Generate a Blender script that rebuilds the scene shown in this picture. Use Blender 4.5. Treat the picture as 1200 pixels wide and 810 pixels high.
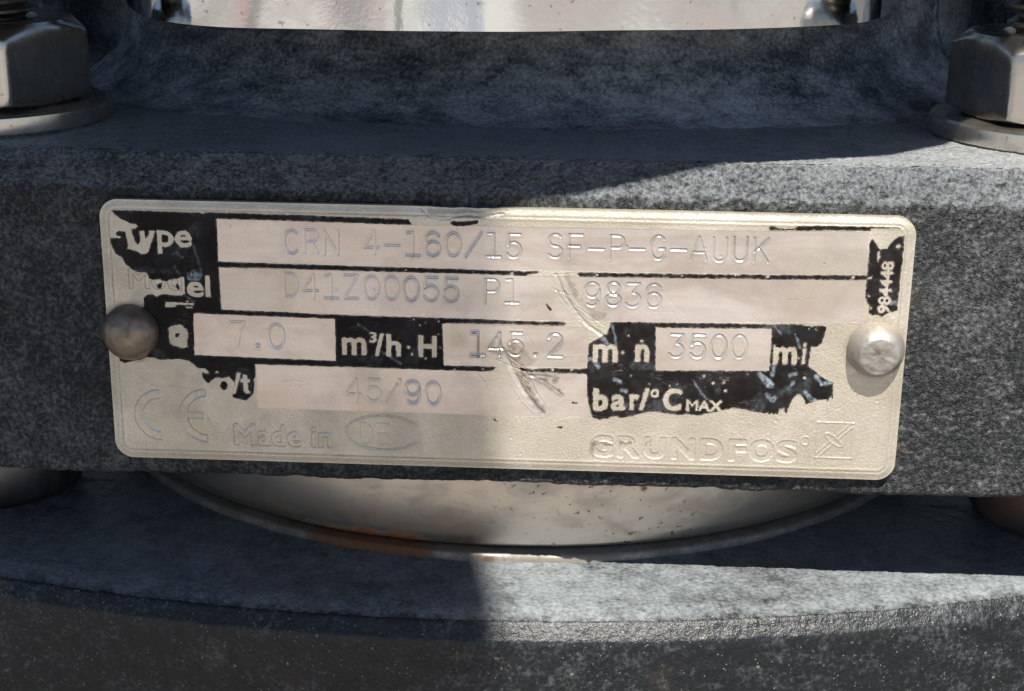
# Close-up of the rating plate riveted to the head casting of a vertical multistage pump.
# All modelling is done in millimetres (x right, y away from the viewer, z up, origin at the
# centre of the plate face) and converted to metres, with the ground at z = 0.
import bpy, math, random
import numpy as np
from mathutils import Matrix, Vector

for o in list(bpy.data.objects): bpy.data.objects.remove(o)
scene = bpy.context.scene
S = 0.001
LIFT = 170.0            # plate centre above the ground, mm

# ------------------------------------------------------------------ camera
cam_data = bpy.data.cameras.new('camera'); cam = bpy.data.objects.new('camera', cam_data)
scene.collection.objects.link(cam); scene.camera = cam
Cx, Cy, Cz = 7.57, -135.4409, 42.3406
right = Vector((0.9986, 0.0524, 0.0117)); down = Vector((0.0269, -0.2991, -0.9539)); fwd = Vector((-0.0464, 0.9528, -0.3000))
fwd.normalize(); right = (right - fwd * right.dot(fwd)).normalized(); up = right.cross(fwd)
m = Matrix((right, up, -fwd)).transposed().to_4x4()
m.translation = Vector((Cx, Cy, Cz + LIFT)) * S
cam.matrix_world = m
cam_data.sensor_width = 36.0; cam_data.lens = 54.0
cam_data.clip_start = 0.002; cam_data.clip_end = 500.0

# ------------------------------------------------------------------ sky and sun
SUN = Vector((0.18, -1.0, 1.6)).normalized()          # towards the sun
world = bpy.data.worlds.new('World'); scene.world = world; world.use_nodes = True
wn = world.node_tree.nodes; wl = world.node_tree.links
bg = wn['Background']; sky = wn.new('ShaderNodeTexSky'); sky.sky_type = 'NISHITA'; sky.sun_disc = False
sky.air_density = 0.7; sky.dust_density = 0.4; sky.sun_elevation = math.asin(SUN.z); sky.sun_rotation = math.atan2(SUN.x, SUN.y)
wl.new(sky.outputs['Color'], bg.inputs['Color']); bg.inputs['Strength'].default_value = 0.055
sd = bpy.data.lights.new('sun', 'SUN'); so = bpy.data.objects.new('sun', sd); scene.collection.objects.link(so)
sd.energy = 5.0; sd.angle = math.radians(0.53); sd.color = (1.0, 0.95, 0.87)
so.rotation_euler = SUN.to_track_quat('Z', 'Y').to_euler(); so.location = (0.3, -1.5, 2.5)
vs = scene.view_settings; vs.view_transform = 'Standard'; vs.look = 'None'; vs.gamma = 1.0; vs.exposure = 0.98
vs.use_curve_mapping = False

# ------------------------------------------------------------------ measured plate data (mm on the plate)
PAINT= [[(-35.878, 11.638), (-35.481, 11.161), (-34.915, 10.795), (-34.186, 10.433), (-33.547, 10.34), (-33.475, 10.124), (-33.681, 9.924), (-34.059, 9.893), (-33.986, 9.351), (-33.811, 8.7), (-33.612, 8.432), (-33.447, 8.491), (-33.319, 8.822), (-33.292, 9.258), (-33.315, 9.748), (-32.938, 9.757), (-32.837, 9.651), (-32.874, 9.051), (-32.715, 9.0), (-32.477, 9.387), (-32.4, 9.77), (-31.918, 9.749), (-32.059, 9.179), (-32.374, 8.408), (-32.572, 7.801), (-32.964, 7.571), (-33.393, 7.616), (-33.809, 7.88), (-34.555, 8.026), (-34.419, 8.467), (-34.546, 9.01), (-34.669, 9.607), (-35.255, 9.701), (-35.59, 9.53), (-35.55, 9.313), (-35.075, 9.161), (-35.252, 8.938), (-35.893, 9.032), (-36.166, 8.971), (-36.002, 8.209), (-35.721, 7.558), (-35.154, 7.132), (-34.814, 6.535), (-34.245, 6.108), (-33.668, 5.791), (-33.176, 5.859), (-32.911, 5.755), (-32.74, 5.538), (-32.671, 5.247), (-32.246, 5.092), (-31.696, 5.217), (-31.169, 4.954), (-30.725, 5.131), (-30.065, 5.314), (-29.711, 5.456), (-29.409, 5.442), (-29.437, 3.887), (-29.826, 3.71), (-30.37, 3.696), (-31.021, 3.734), (-31.671, 3.773), (-32.065, 3.539), (-32.488, 3.751), (-32.982, 3.683), (-33.326, 3.394), (-33.378, 2.554), (-34.836, 1.953), (-36.238, -1.027), (-35.973, -2.849), (-35.6, -3.068), (-34.813, -2.873), (-34.028, -2.678), (-33.461, -2.433), (-32.691, -2.468), (-32.039, -2.621), (-31.266, -2.599), (-30.27, -2.513), (-29.397, -2.66), (-28.869, -3.103), (-28.335, -3.432), (-28.327, -3.38), (-28.216, -3.87), (-28.105, -4.361), (-27.854, -4.778), (-27.559, -4.84), (-27.159, -4.404), (-26.746, -4.25), (-26.344, -4.338), (-25.659, -4.148), (-25.207, -4.629), (-25.154, -4.982), (-25.397, -5.912), (-25.342, -6.195), (-24.94, -6.325), (-24.534, -6.355), (-24.134, -6.514), (-23.712, -6.146), (-23.353, -5.637), (-23.225, -4.783), (-23.303, -4.361), (-23.13, -4.074), (-23.109, -2.835), (-22.96, -2.814), (-15.791, -2.817), (-9.294, -2.855), (-5.217, -2.904), (-2.984, -2.906), (-1.708, -2.902), (-0.889, -2.862), (-0.478, -2.431), (-5.217, -2.443), (-5.345, -2.455), (-5.504, 1.655), (-2.999, 1.724), (0.943, 1.733), (4.875, 1.726), (5.716, 1.725), (5.947, 1.928), (5.706, 2.15), (4.083, 2.081), (0.939, 2.11), (-3.001, 2.167), (-9.245, 2.17), (-15.672, 2.218), (-20.447, 2.352), (-26.076, 2.44), (-26.13, 6.476), (-21.098, 6.523), (-14.785, 6.481), (-8.497, 6.439), (-2.234, 6.462), (0.108, 6.417), (0.887, 6.477), (1.123, 6.346), (1.823, 6.421), (2.136, 6.364), (2.6, 6.545), (3.298, 6.723), (3.296, 6.844), (0.883, 6.847), (-2.236, 6.832), (-8.493, 6.874), (-14.775, 6.917), (-21.082, 6.96), (-26.145, 7.026), (-26.116, 11.059), (-20.939, 11.038), (-14.687, 10.964), (-8.227, 10.903), (-8.533, 11.434), (-14.675, 11.518), (-20.919, 11.593), (-24.833, 11.645), (-27.188, 11.637), (-27.314, 11.484), (-27.662, 11.594), (-28.448, 11.592), (-31.121, 11.641), (-32.821, 11.665)], [(10.019, 2.221), (9.838, 1.509), (9.65, 1.007), (9.248, 0.854), (8.915, 0.632), (8.516, 0.364), (8.049, 0.038), (8.011, -1.107), (7.975, -2.314), (7.333, -2.372), (4.958, -2.407), (3.532, -2.449), (2.9, -2.584), (2.342, -2.45), (1.865, -2.38), (1.708, -2.493), (1.95, -2.796), (4.174, -2.831), (7.346, -2.889), (7.991, -2.919), (7.988, -3.845), (8.046, -5.006), (8.203, -5.73), (8.36, -6.457), (8.585, -7.11), (8.934, -7.29), (9.282, -7.382), (9.966, -7.214), (10.785, -6.969), (11.204, -7.132), (11.478, -7.094), (12.433, -6.845), (13.111, -6.604), (13.52, -6.518), (14.337, -6.347), (14.889, -6.432), (15.442, -6.532), (16.545, -6.674), (17.635, -6.538), (18.574, -6.663), (19.384, -6.419), (20.465, -6.167), (21.541, -5.842), (22.639, -5.954), (23.605, -6.143), (24.567, -6.26), (24.835, -6.179), (24.982, -6.364), (25.243, -6.166), (25.391, -6.351), (25.587, -6.228), (25.801, -6.368), (25.904, -5.854), (26.103, -5.775), (26.302, -5.697), (26.439, -6.129), (26.612, -6.27), (26.715, -5.757), (26.885, -5.243), (27.06, -4.802), (27.243, -4.507), (27.434, -4.313), (27.775, -4.347), (27.993, -4.557), (28.22, -4.912), (28.313, -5.272), (28.574, -5.119), (28.84, -5.038), (29.371, -4.877), (30.166, -4.636), (30.322, -4.921), (30.431, -4.556), (30.561, -4.48), (30.779, -4.69), (30.731, -4.041), (30.678, -3.322), (30.724, -3.033), (30.175, -2.906), (29.611, -2.564), (28.893, -1.94), (28.325, -1.528), (28.323, -1.1), (28.39, -0.528), (28.398, 0.324), (28.867, 0.337), (29.186, 0.559), (29.372, 0.776), (29.47, 1.273), (29.578, 1.629), (29.68, 2.054), (29.66, 2.335), (28.856, 2.383), (28.33, 2.27), (27.789, 2.354), (27.38, 2.483), (26.179, 2.45), (24.713, 2.368), (21.495, 2.392), (18.139, 2.357)], [(6.833, 6.741), (7.102, 6.828), (13.293, 6.906), (24.059, 7.053), (32.91, 7.248), (32.898, 8.202), (32.922, 8.788), (32.945, 9.372), (32.916, 10.245), (33.122, 10.641), (33.434, 10.257), (33.831, 9.685), (34.181, 9.694), (34.525, 9.775), (34.71, 10.07), (34.895, 10.365), (35.416, 10.813), (35.961, 10.971), (35.973, 10.029), (35.967, 9.301), (35.973, 8.425), (35.938, 7.692), (35.947, 7.104), (35.9, 6.514), (35.934, 5.628), (35.899, 4.886), (35.931, 4.024), (35.699, 3.913), (35.457, 3.757), (35.236, 3.856), (35.039, 3.671), (34.765, 3.544), (34.57, 3.33), (34.269, 3.531), (33.911, 3.566), (33.707, 3.456), (33.338, 3.625), (33.336, 3.999), (33.348, 4.372), (33.106, 4.737), (32.935, 5.104), (32.922, 5.623), (32.923, 6.141), (32.909, 6.787), (24.085, 6.631), (13.307, 6.522), (7.113, 6.411)], [(23.869, 11.393), (24.009, 11.584), (24.314, 11.56), (24.628, 11.395), (25.315, 11.325), (26.069, 11.398), (26.508, 11.643), (28.32, 11.717), (31.338, 11.789), (33.598, 11.827), (35.109, 11.778), (35.572, 11.649), (34.37, 11.612), (32.939, 11.586), (32.937, 11.328), (29.865, 11.286), (26.839, 11.229), (24.035, 11.162)], [(-4.757, 11.111), (-4.704, 11.273), (-4.494, 11.353), (-3.968, 11.312), (-3.338, 11.306), (-2.708, 11.428), (-2.204, 11.461), (-2.203, 11.279), (-2.339, 11.115), (-2.916, 10.941), (-3.547, 10.904), (-4.178, 10.889), (-4.546, 10.934)], [(3.989, 3.792), (4.128, 3.894), (4.408, 3.559), (4.611, 3.198), (4.455, 3.154), (4.135, 3.511)], [(-0.716, -7.464), (-0.555, -7.501), (-0.392, -7.752), (-0.191, -7.746), (-0.311, -7.878), (-0.633, -7.76)], [(5.235, -8.218), (5.634, -8.103), (5.875, -8.155), (5.718, -8.314)], [(11.097, 9.668), (11.268, 9.593), (11.429, 9.399), (11.308, 9.333), (11.117, 9.51)], [(6.618, -5.632), (7.17, -5.689), (7.173, -5.835), (6.691, -5.805)]]
RESIDUE= [[(8.316, -10.33), (8.424, -9.875), (8.776, -9.541), (9.556, -9.478), (10.343, -9.659), (10.593, -9.96), (9.687, -9.835), (9.205, -9.824), (8.854, -10.184), (8.808, -10.702), (8.903, -11.088), (8.511, -10.842)], [(11.117, -9.428), (12.318, -9.416), (12.469, -9.617), (12.268, -9.726), (11.667, -9.707), (11.431, -9.843), (11.203, -10.199)], [(13.614, -9.426), (14.117, -9.41), (14.063, -9.566), (13.789, -9.626), (13.714, -9.86), (13.629, -9.837)]]
PAINT_DOTS= [[(-32.058, 4.597), (-31.829, 4.803), (-31.501, 4.834), (-31.496, 4.557), (-31.642, 4.275), (-31.965, 4.322)], [(-30.258, 4.755), (-30.068, 4.871), (-29.89, 4.543), (-29.883, 4.265), (-30.067, 4.283), (-30.241, 4.478)], [(-26.537, -5.023), (-26.428, -4.708), (-26.15, -4.544), (-25.886, -4.692), (-25.805, -5.001), (-25.916, -5.359), (-26.193, -5.495), (-26.459, -5.375)], [(-30.583, -0.188), (-30.442, -0.014), (-30.158, -0.029), (-30.238, -0.292), (-30.399, -0.432), (-30.57, -0.358)]]
BARE= [[(14.176, 1.785), (24.734, 1.978), (24.736, -2.065), (14.316, -2.335)], [(-28.718, 1.997), (-15.475, 1.828), (-15.457, -2.286), (-28.828, -2.073)], [(-31.28, 3.002), (-30.408, 3.002), (-28.67, 2.959), (-28.7, 2.791), (-30.258, 2.771), (-30.542, 2.551), (-31.307, 2.519)], [(-29.361, 2.639), (-28.795, 2.631), (-28.805, 2.452), (-29.402, 2.481)], [(-29.355, 3.164), (-29.15, 3.148), (-29.187, 3.046), (-29.339, 3.053)], [(-31.149, 0.475), (-30.975, 0.65), (-30.53, 0.775), (-30.141, 0.898), (-29.822, 0.738), (-29.456, 0.409), (-29.348, -0.04), (-29.461, -0.724), (-29.414, -1.291), (-29.663, -1.434), (-30.045, -1.4), (-30.642, -1.269), (-31.066, -0.996), (-31.16, -0.317)], [(-24.856, -3.701), (-24.494, -3.761), (-24.809, -4.83), (-25.079, -5.76), (-25.396, -5.869), (-25.148, -4.84)], [(-24.323, -3.855), (-23.921, -3.928), (-23.91, -4.322), (-23.667, -4.344), (-23.693, -4.655), (-23.924, -4.69), (-23.897, -5.341), (-23.667, -5.703), (-24.106, -5.83), (-24.295, -5.495), (-24.303, -4.702), (-24.599, -4.654), (-24.558, -4.327), (-24.34, -4.279)], [(-28.301, -3.407), (-27.921, -3.368), (-27.528, -3.638), (-27.608, -3.894), (-28.011, -3.822), (-28.261, -3.688)], [(-26.877, -3.591), (-26.686, -3.543), (-26.641, -3.753), (-26.796, -3.871), (-26.912, -3.761)], [(33.687, 9.39), (33.843, 9.54), (33.919, 8.959), (33.815, 8.517), (33.693, 8.807)], [(35.269, 10.084), (35.542, 10.163), (35.658, 9.948), (35.436, 9.769), (35.273, 9.866)], [(33.033, 7.059), (33.367, 7.112), (33.383, 6.921), (33.073, 6.913)], [(33.172, 5.333), (33.335, 5.412), (33.378, 5.235), (33.182, 5.2)], [(33.429, 4.255), (33.601, 4.229), (33.585, 4.08), (33.441, 4.106)]]
LETTERS= [('pe', -31.733, 7.614, -28.538, 9.854, 0.07, 0), ('el', -29.222, 3.566, -27.018, 5.674, 0.07, 0), ('m', -14.882, -1.659, -12.579, 0.055, 0.09, 0), ('3', -12.315, -0.394, -11.629, 0.662, 0.05, 0), ('/', -11.792, -1.671, -10.947, 0.515, 0.09, 0), ('h', -10.721, -1.69, -9.341, 0.477, 0.09, 0), ('H', -7.71, -1.671, -6.006, 0.454, 0.1, 0), ('m', 8.46, -1.673, 10.747, 0.047, 0.09, 0), ('n', 12.359, -1.578, 13.662, 0.13, 0.09, 0), ('b', 8.593, -6.505, 10.014, -4.242, 0.12, 0), ('a', 10.302, -6.385, 11.666, -4.84, 0.09, 0), ('r', 12.017, -6.264, 12.867, -4.72, 0.09, 0), ('/', 12.909, -6.322, 13.825, -4.12, 0.09, 0), ('°', 13.946, -4.99, 14.728, -4.161, 0.03, 0), ('C', 15.106, -6.254, 16.839, -4.031, 0.1, 0), ('MAX', 17.301, -6.221, 20.6, -5.126, 0.04, 0), ('m', 25.031, -1.411, 27.18, 0.264, 0.09, 0), ('i', 27.653, -1.335, 27.963, 0.729, 0.06, 0), ('984448', 34.119, 3.699, 35.248, 8.565, 0.045, 1)]
STAMPED= [('CRN 4-160/15 SF-P-G-AUUK', -19.357, 9.084, 23.307, 9.351, 2.161, 1.0), ('D41Z00055 P1   9836', -19.487, 4.965, 13.837, 4.839, 2.2, 1.0), ('7.0', -24.597, 0.136, -21.006, 0.02, 2.333, 1.1), ('145.2', -2.256, -0.194, 4.96, -0.132, 2.194, 1.3), ('3500', 16.177, 0.085, 21.834, 0.163, 2.179, 1.0), ('45/90', -13.825, -5.012, -6.384, -5.154, 2.163, 0.9), ('DE', -12.771, -9.445, -11.146, -9.463, 2.073, 0.8)]
MADE_IN= [(-25.326, -10.911), (-16.096, -8.886)]
GRUNDFOS_BOX= [(8.358, -11.153), (27.888, -8.877)]
SCARS= [([(4.934, 6.564), (5.59, 4.97), (6.563, 3.373), (8.013, 1.779), (9.532, 0.755)], 0.42, -0.1), ([(5.206, 4.717), (6.251, 3.365), (7.217, 2.249)], 0.16, -0.08), ([(-0.383, 0.23), (0.344, -1.241), (1.238, -3.051), (2.136, -4.705), (3.276, -6.192), (4.008, -6.849)], 0.55, -0.11), ([(1.011, -4.065), (1.99, -5.723), (3.128, -6.876)], 0.14, 0.05), ([(2.75, -3.174), (4.192, -3.802), (5.646, -4.937)], 0.3, -0.06), ([(2.432, -3.183), (4.181, -3.216), (5.297, -3.434)], 0.25, -0.05), ([(-3.393, 1.466), (-4.024, 0.294), (-4.261, -0.873), (-3.862, -2.028), (-3.383, -2.683)], 0.1, -0.05), ([(-2.345, -2.988), (-1.703, -3.808), (-1.217, -4.805)], 0.12, -0.06), ([(1.892, 1.447), (2.699, 0.151), (3.51, -1.151)], 0.1, -0.06), ([(0.947, 1.421), (1.748, 0.455)], 0.08, -0.04), ([(5.729, -1.419), (6.673, -1.226), (7.283, -0.381)], 0.12, -0.04), ([(-7.363, 12.461), (-6.67, 11.69), (-5.354, 11.485), (-3.42, 11.924), (-1.875, 11.803), (0.051, 12.084)], 0.35, -0.09), ([(-6.518, 11.063), (-6.443, 10.273)], 0.08, -0.05), ([(-4.27, 10.958), (-4.192, 10.327)], 0.08, -0.05), ([(-5.747, 9.257), (-5.202, 8.871), (-4.735, 9.52)], 0.1, -0.05), ([(-7.852, 8.966), (-7.232, 8.182)], 0.08, -0.05), ([(2.186, 8.256), (2.733, 8.03), (3.055, 7.319)], 0.08, -0.05), ([(29.753, 9.731), (30.372, 8.563), (31.058, 7.55)], 0.07, -0.04), ([(23.628, 7.838), (24.03, 7.531), (24.474, 7.78)], 0.06, -0.03), ([(-23.232, 2.574), (-22.979, 2.91)], 0.07, -0.04), ([(13.405, 3.962), (15.722, 4.267)], 0.05, -0.02), ([(8.754, 3.269), (16.54, 3.316)], 0.05, -0.02), ([(-23.741, 9.617), (-23.225, 8.749)], 0.1, -0.02), ([(-7.571, 3.974), (-7.901, 1.919)], 0.05, -0.03), ([(-3.395, 2.041), (-2.524, 1.326)], 0.06, -0.03), ([(-34.478, -4.265), (-33.314, -5.252), (-30.062, -5.497), (-27.643, -6.022)], 0.5, -0.03), ([(-28.122, -7.493), (-27.385, -9.196)], 0.3, 0.03)]
STAINS= [((1.457, -1.542), 0.47, 1.0), ((1.956, -3.197), 0.54, 1.0), ((2.451, -4.443), 0.47, 1.0), ((3.188, -5.687), 0.39, 0.9), ((3.762, -6.517), 0.27, 0.8), ((4.184, -3.383), 0.47, 0.9), ((4.983, -3.611), 0.39, 0.8), ((5.4, -4.607), 0.27, 0.8), ((1.128, -0.555), 0.47, 0.8), ((-0.769, -0.94), 0.39, 0.5), ((6.113, 5.951), 0.31, 0.5), ((6.443, 5.154), 0.31, 0.5), ((8.29, 3.094), 0.47, 0.5), ((9.002, 2.787), 0.31, 0.5), ((8.493, 4.237), 0.39, 0.3), ((-2.263, 12.108), 0.62, 0.35), ((-4.193, 12.063), 0.62, 0.3), ((34.605, 2.428), 1.55, 0.3), ((36.453, 1.505), 0.93, 0.35)]
SMEARS= [([(0.809, -0.315), (1.624, -2.204), (2.286, -4.027), (3.188, -5.687), (3.762, -6.517)], 0.62, 0.62), ([(1.953, -3.03), (3.553, -3.653), (5.567, -4.939)], 0.36, 0.55), ([(2.589, -3.011), (4.179, -3.132), (5.136, -3.355)], 0.36, 0.5), ([(0.966, -0.228), (1.923, -0.864), (2.73, -1.838)], 0.5, 0.45), ([(-0.929, -0.779), (0.025, -1.084)], 0.3, 0.45), ([(5.866, 6.588), (6.275, 5.714), (6.766, 4.677)], 0.34, 0.5), ([(7.168, 4.202), (7.969, 3.411)], 0.4, 0.3), ([(7.969, 3.411), (8.533, 2.774), (9.236, 2.793)], 0.5, 0.45), ([(8.112, 3.902), (8.573, 4.158)], 0.4, 0.35), ([(-6.514, 12.009), (-4.58, 12.29), (-2.262, 11.951), (0.049, 12.319)], 0.5, 0.35)]
SCUFFS= [([(-28.911, 5.699), (-28.42, 5.955), (-27.875, 5.725), (-28.134, 5.312), (-28.928, 5.373)], 0.9), ([(-30.32, 7.609), (-29.993, 7.778), (-29.463, 7.307)], 0.35), ([(-30.223, 6.478), (-29.868, 5.675)], 0.3), ([(-28.439, 8.702), (-28.104, 7.502), (-27.779, 6.053), (-27.987, 5.071)], 0.3), ([(-29.493, 3.723), (-28.566, 3.09)], 0.45), ([(-13.304, 1.359), (-12.36, 0.724)], 0.4), ([(-11.194, -1.236), (-9.369, -2.354)], 0.5), ([(8.02, -1.437), (8.49, -1.34), (8.987, -2.157)], 0.8), ([(9.299, 0.666), (9.706, 0.183)], 0.8), ([(10.12, 2.001), (10.469, 0.863), (10.574, 0.043)], 0.5), ([(10.525, -3.364), (11.083, -3.515)], 0.7), ([(11.269, -4.348), (11.592, -4.506)], 0.7), ([(17.858, -3.231), (18.456, -4.217), (19.127, -5.036)], 0.5), ([(23.856, -2.389), (24.35, -2.79), (24.834, -3.025), (25.099, -3.517), (24.708, -3.529)], 0.9), ([(25.194, -1.274), (25.037, -2.521)], 0.6), ([(24.686, -4.449), (25.271, -5.018), (25.486, -4.676)], 0.7), ([(29.097, -2.485), (29.617, -3.217), (30.54, -3.023)], 1.0), ([(28.193, -4.093), (28.708, -4.746), (29.189, -4.899)], 0.9), ([(26.676, -2.473), (27.211, -2.291)], 0.6), ([(26.679, -3.721), (27.032, -3.127)], 0.6), ([(26.881, 1.483), (27.433, 0.189)], 0.5), ([(24.973, 2.245), (25.644, 1.449)], 0.4), ([(35.264, 4.625), (35.785, 4.8)], 0.6)]
FIELDS= [[(-26.078, 11.036), (-8.227, 10.88), (23.812, 11.078), (32.743, 11.214), (32.756, 7.276), (24.057, 7.085), (3.295, 6.892), (-8.493, 6.898), (-26.144, 7.042)], [(-26.092, 6.453), (-8.497, 6.423), (4.004, 6.38), (24.086, 6.607), (32.796, 6.768), (32.807, 2.784), (18.138, 2.384), (10.347, 2.252), (0.938, 2.135), (-9.245, 2.194), (-15.672, 2.242), (-26.051, 2.457)], [(-28.718, 1.997), (-15.475, 1.828), (-15.457, -2.286), (-28.828, -2.073)], [(-5.481, 1.639), (8.016, 1.665), (8.082, -2.308), (-5.329, -2.438)], [(14.176, 1.785), (24.734, 1.978), (24.736, -2.065), (14.316, -2.335)], [(-23.042, -2.85), (-9.294, -2.88), (8.138, -2.907), (8.333, -7.226), (-2.164, -7.252), (-23.046, -7.166)]]
CHIPS= [(-8.138, 1.994), (-7.587, 1.434), (-7.031, 1.696), (-5.844, 1.81), (-8.636, -0.748), (-8.323, -1.405), (-7.049, -1.786), (-4.371, -2.796), (-1.71, -2.718), (4.803, -2.57), (6.545, -2.52), (-5.847, 0.574), (-5.691, -0.664), (13.777, -3.686), (15.676, -3.797), (16.3, -3.611), (18.78, -2.787), (19.677, -3.428), (20.614, -3.317), (20.816, -4.146), (22.762, -2.421), (28.078, 2.086), (28.701, 2.022), (25.091, 0.369), (27.344, -0.8), (28.018, -2.682), (11.226, -0.682), (12.914, 0.438), (11.719, 0.98), (20.809, -7.01), (12.09, -2.9), (21.149, 6.939), (8.658, 6.66), (16.385, 6.777), (-8.809, 6.657), (-2.626, 6.693), (0.886, 6.622), (24.069, 6.894), (31.709, 7.01)]

# ------------------------------------------------------------------ helpers
rng = np.random.RandomState(7)
def hash3(ix, iy, iz, seed):
    n = (ix.astype(np.int64) * 374761393 + iy.astype(np.int64) * 668265263 + iz.astype(np.int64) * 2147483647 + seed * 974711) & 0xffffffff
    n = ((n ^ (n >> 13)) * 1274126177) & 0xffffffff
    n = ((n ^ (n >> 16)) * 2246822519) & 0xffffffff
    return ((n ^ (n >> 15)) & 0xffffff) / float(0xffffff)
def vnoise(x, y, z, seed=0):
    ix, iy, iz = np.floor(x), np.floor(y), np.floor(z)
    fx, fy, fz = x - ix, y - iy, z - iz
    fx = fx * fx * (3 - 2 * fx); fy = fy * fy * (3 - 2 * fy); fz = fz * fz * (3 - 2 * fz)
    r = 0
    for dx in (0, 1):
        for dy in (0, 1):
            for dz in (0, 1):
                w = (fx if dx else 1 - fx) * (fy if dy else 1 - fy) * (fz if dz else 1 - fz)
                r = r + w * hash3(ix + dx, iy + dy, iz + dz, seed)
    return r * 2 - 1
def fbm(x, y, z, freq, octs=3, seed=0, gain=0.5):
    r = 0; a = 1.0
    for k in range(octs):
        r = r + a * vnoise(x * freq + 17.3 * k, y * freq - 9.1 * k, z * freq + 4.7 * k, seed + k); freq *= 2.03; a *= gain
    return r

def seg_dist(U, V, a, b):
    ax, ay = a; bx, by = b; dx, dy = bx - ax, by - ay
    L = dx * dx + dy * dy
    t = np.clip(((U - ax) * dx + (V - ay) * dy) / (L if L > 1e-12 else 1e-12), 0, 1)
    return np.hypot(U - ax - t * dx, V - ay - t * dy)
def segs_sdf(U, V, segs):
    d = np.full(U.shape, 1e9); ins = np.zeros(U.shape, bool)
    for (a, b) in segs:
        d = np.minimum(d, seg_dist(U, V, a, b))
        if a[1] != b[1]:
            c = (a[1] > V) != (b[1] > V)
            xi = a[0] + (V - a[1]) * (b[0] - a[0]) / (b[1] - a[1])
            ins ^= c & (U < xi)
    return np.where(ins, -d, d)
def loop_segs(p): return [(p[i], p[(i + 1) % len(p)]) for i in range(len(p))]
def sstep(e0, e1, x):
    t = np.clip((x - e0) / (e1 - e0), 0, 1); return t * t * (3 - 2 * t)

def link(name, me, mat=None, parent=None, smooth=True, angle=None):
    o = bpy.data.objects.new(name, me); scene.collection.objects.link(o)
    if mat: me.materials.append(mat)
    if smooth:
        me.polygons.foreach_set('use_smooth', np.ones(len(me.polygons), bool))
        if angle: me.set_sharp_from_angle(angle=math.radians(angle))
    if parent:
        o.parent = parent; o.matrix_parent_inverse = parent.matrix_world.inverted()
    return o
def mesh(name, verts, faces):
    v = np.asarray(verts, float).copy(); v[:, 2] += LIFT; v *= S
    me = bpy.data.meshes.new(name); me.from_pydata(v.tolist(), [], faces); me.validate(); me.update(); return me
def grid_faces(nu, nv, wrap=False):
    i = np.arange(nu - 1)[:, None]; j = np.arange(nv if wrap else nv - 1)[None, :]; j2 = (j + 1) % nv
    f = np.stack([i * nv + j, (i + 1) * nv + j, (i + 1) * nv + j2, i * nv + j2], -1).reshape(-1, 4)
    return f.tolist()
def grid_mesh(name, P, wrap=False, flip=False, caps=()):
    nu, nv = P.shape[:2]; f = grid_faces(nu, nv, wrap)
    if flip: f = [q[::-1] for q in f]
    for c in caps: f.append(c)
    return mesh(name, P.reshape(-1, 3), f)
def lathe(name, prof, cx, cy, n=96, jitter=None, cap=True):
    th = np.linspace(0, 2 * math.pi, n, endpoint=False)
    pr = np.array(prof, float)
    R = pr[:, 0][:, None]; Z = pr[:, 1][:, None] + 0 * th
    P = np.stack([cx + R * np.cos(th), cy + R * np.sin(th), Z], -1)
    if jitter: P = jitter(P)
    m_ = len(prof); caps = [list(range(n))[::-1], [(m_ - 1) * n + i for i in range(n)]] if cap else []
    return grid_mesh(name, P, wrap=True, flip=True, caps=caps)
def normals_of(P):
    du = np.gradient(P, axis=0); dv = np.gradient(P, axis=1); n = np.cross(du, dv)
    return n / (np.linalg.norm(n, axis=-1, keepdims=True) + 1e-12)

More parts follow.
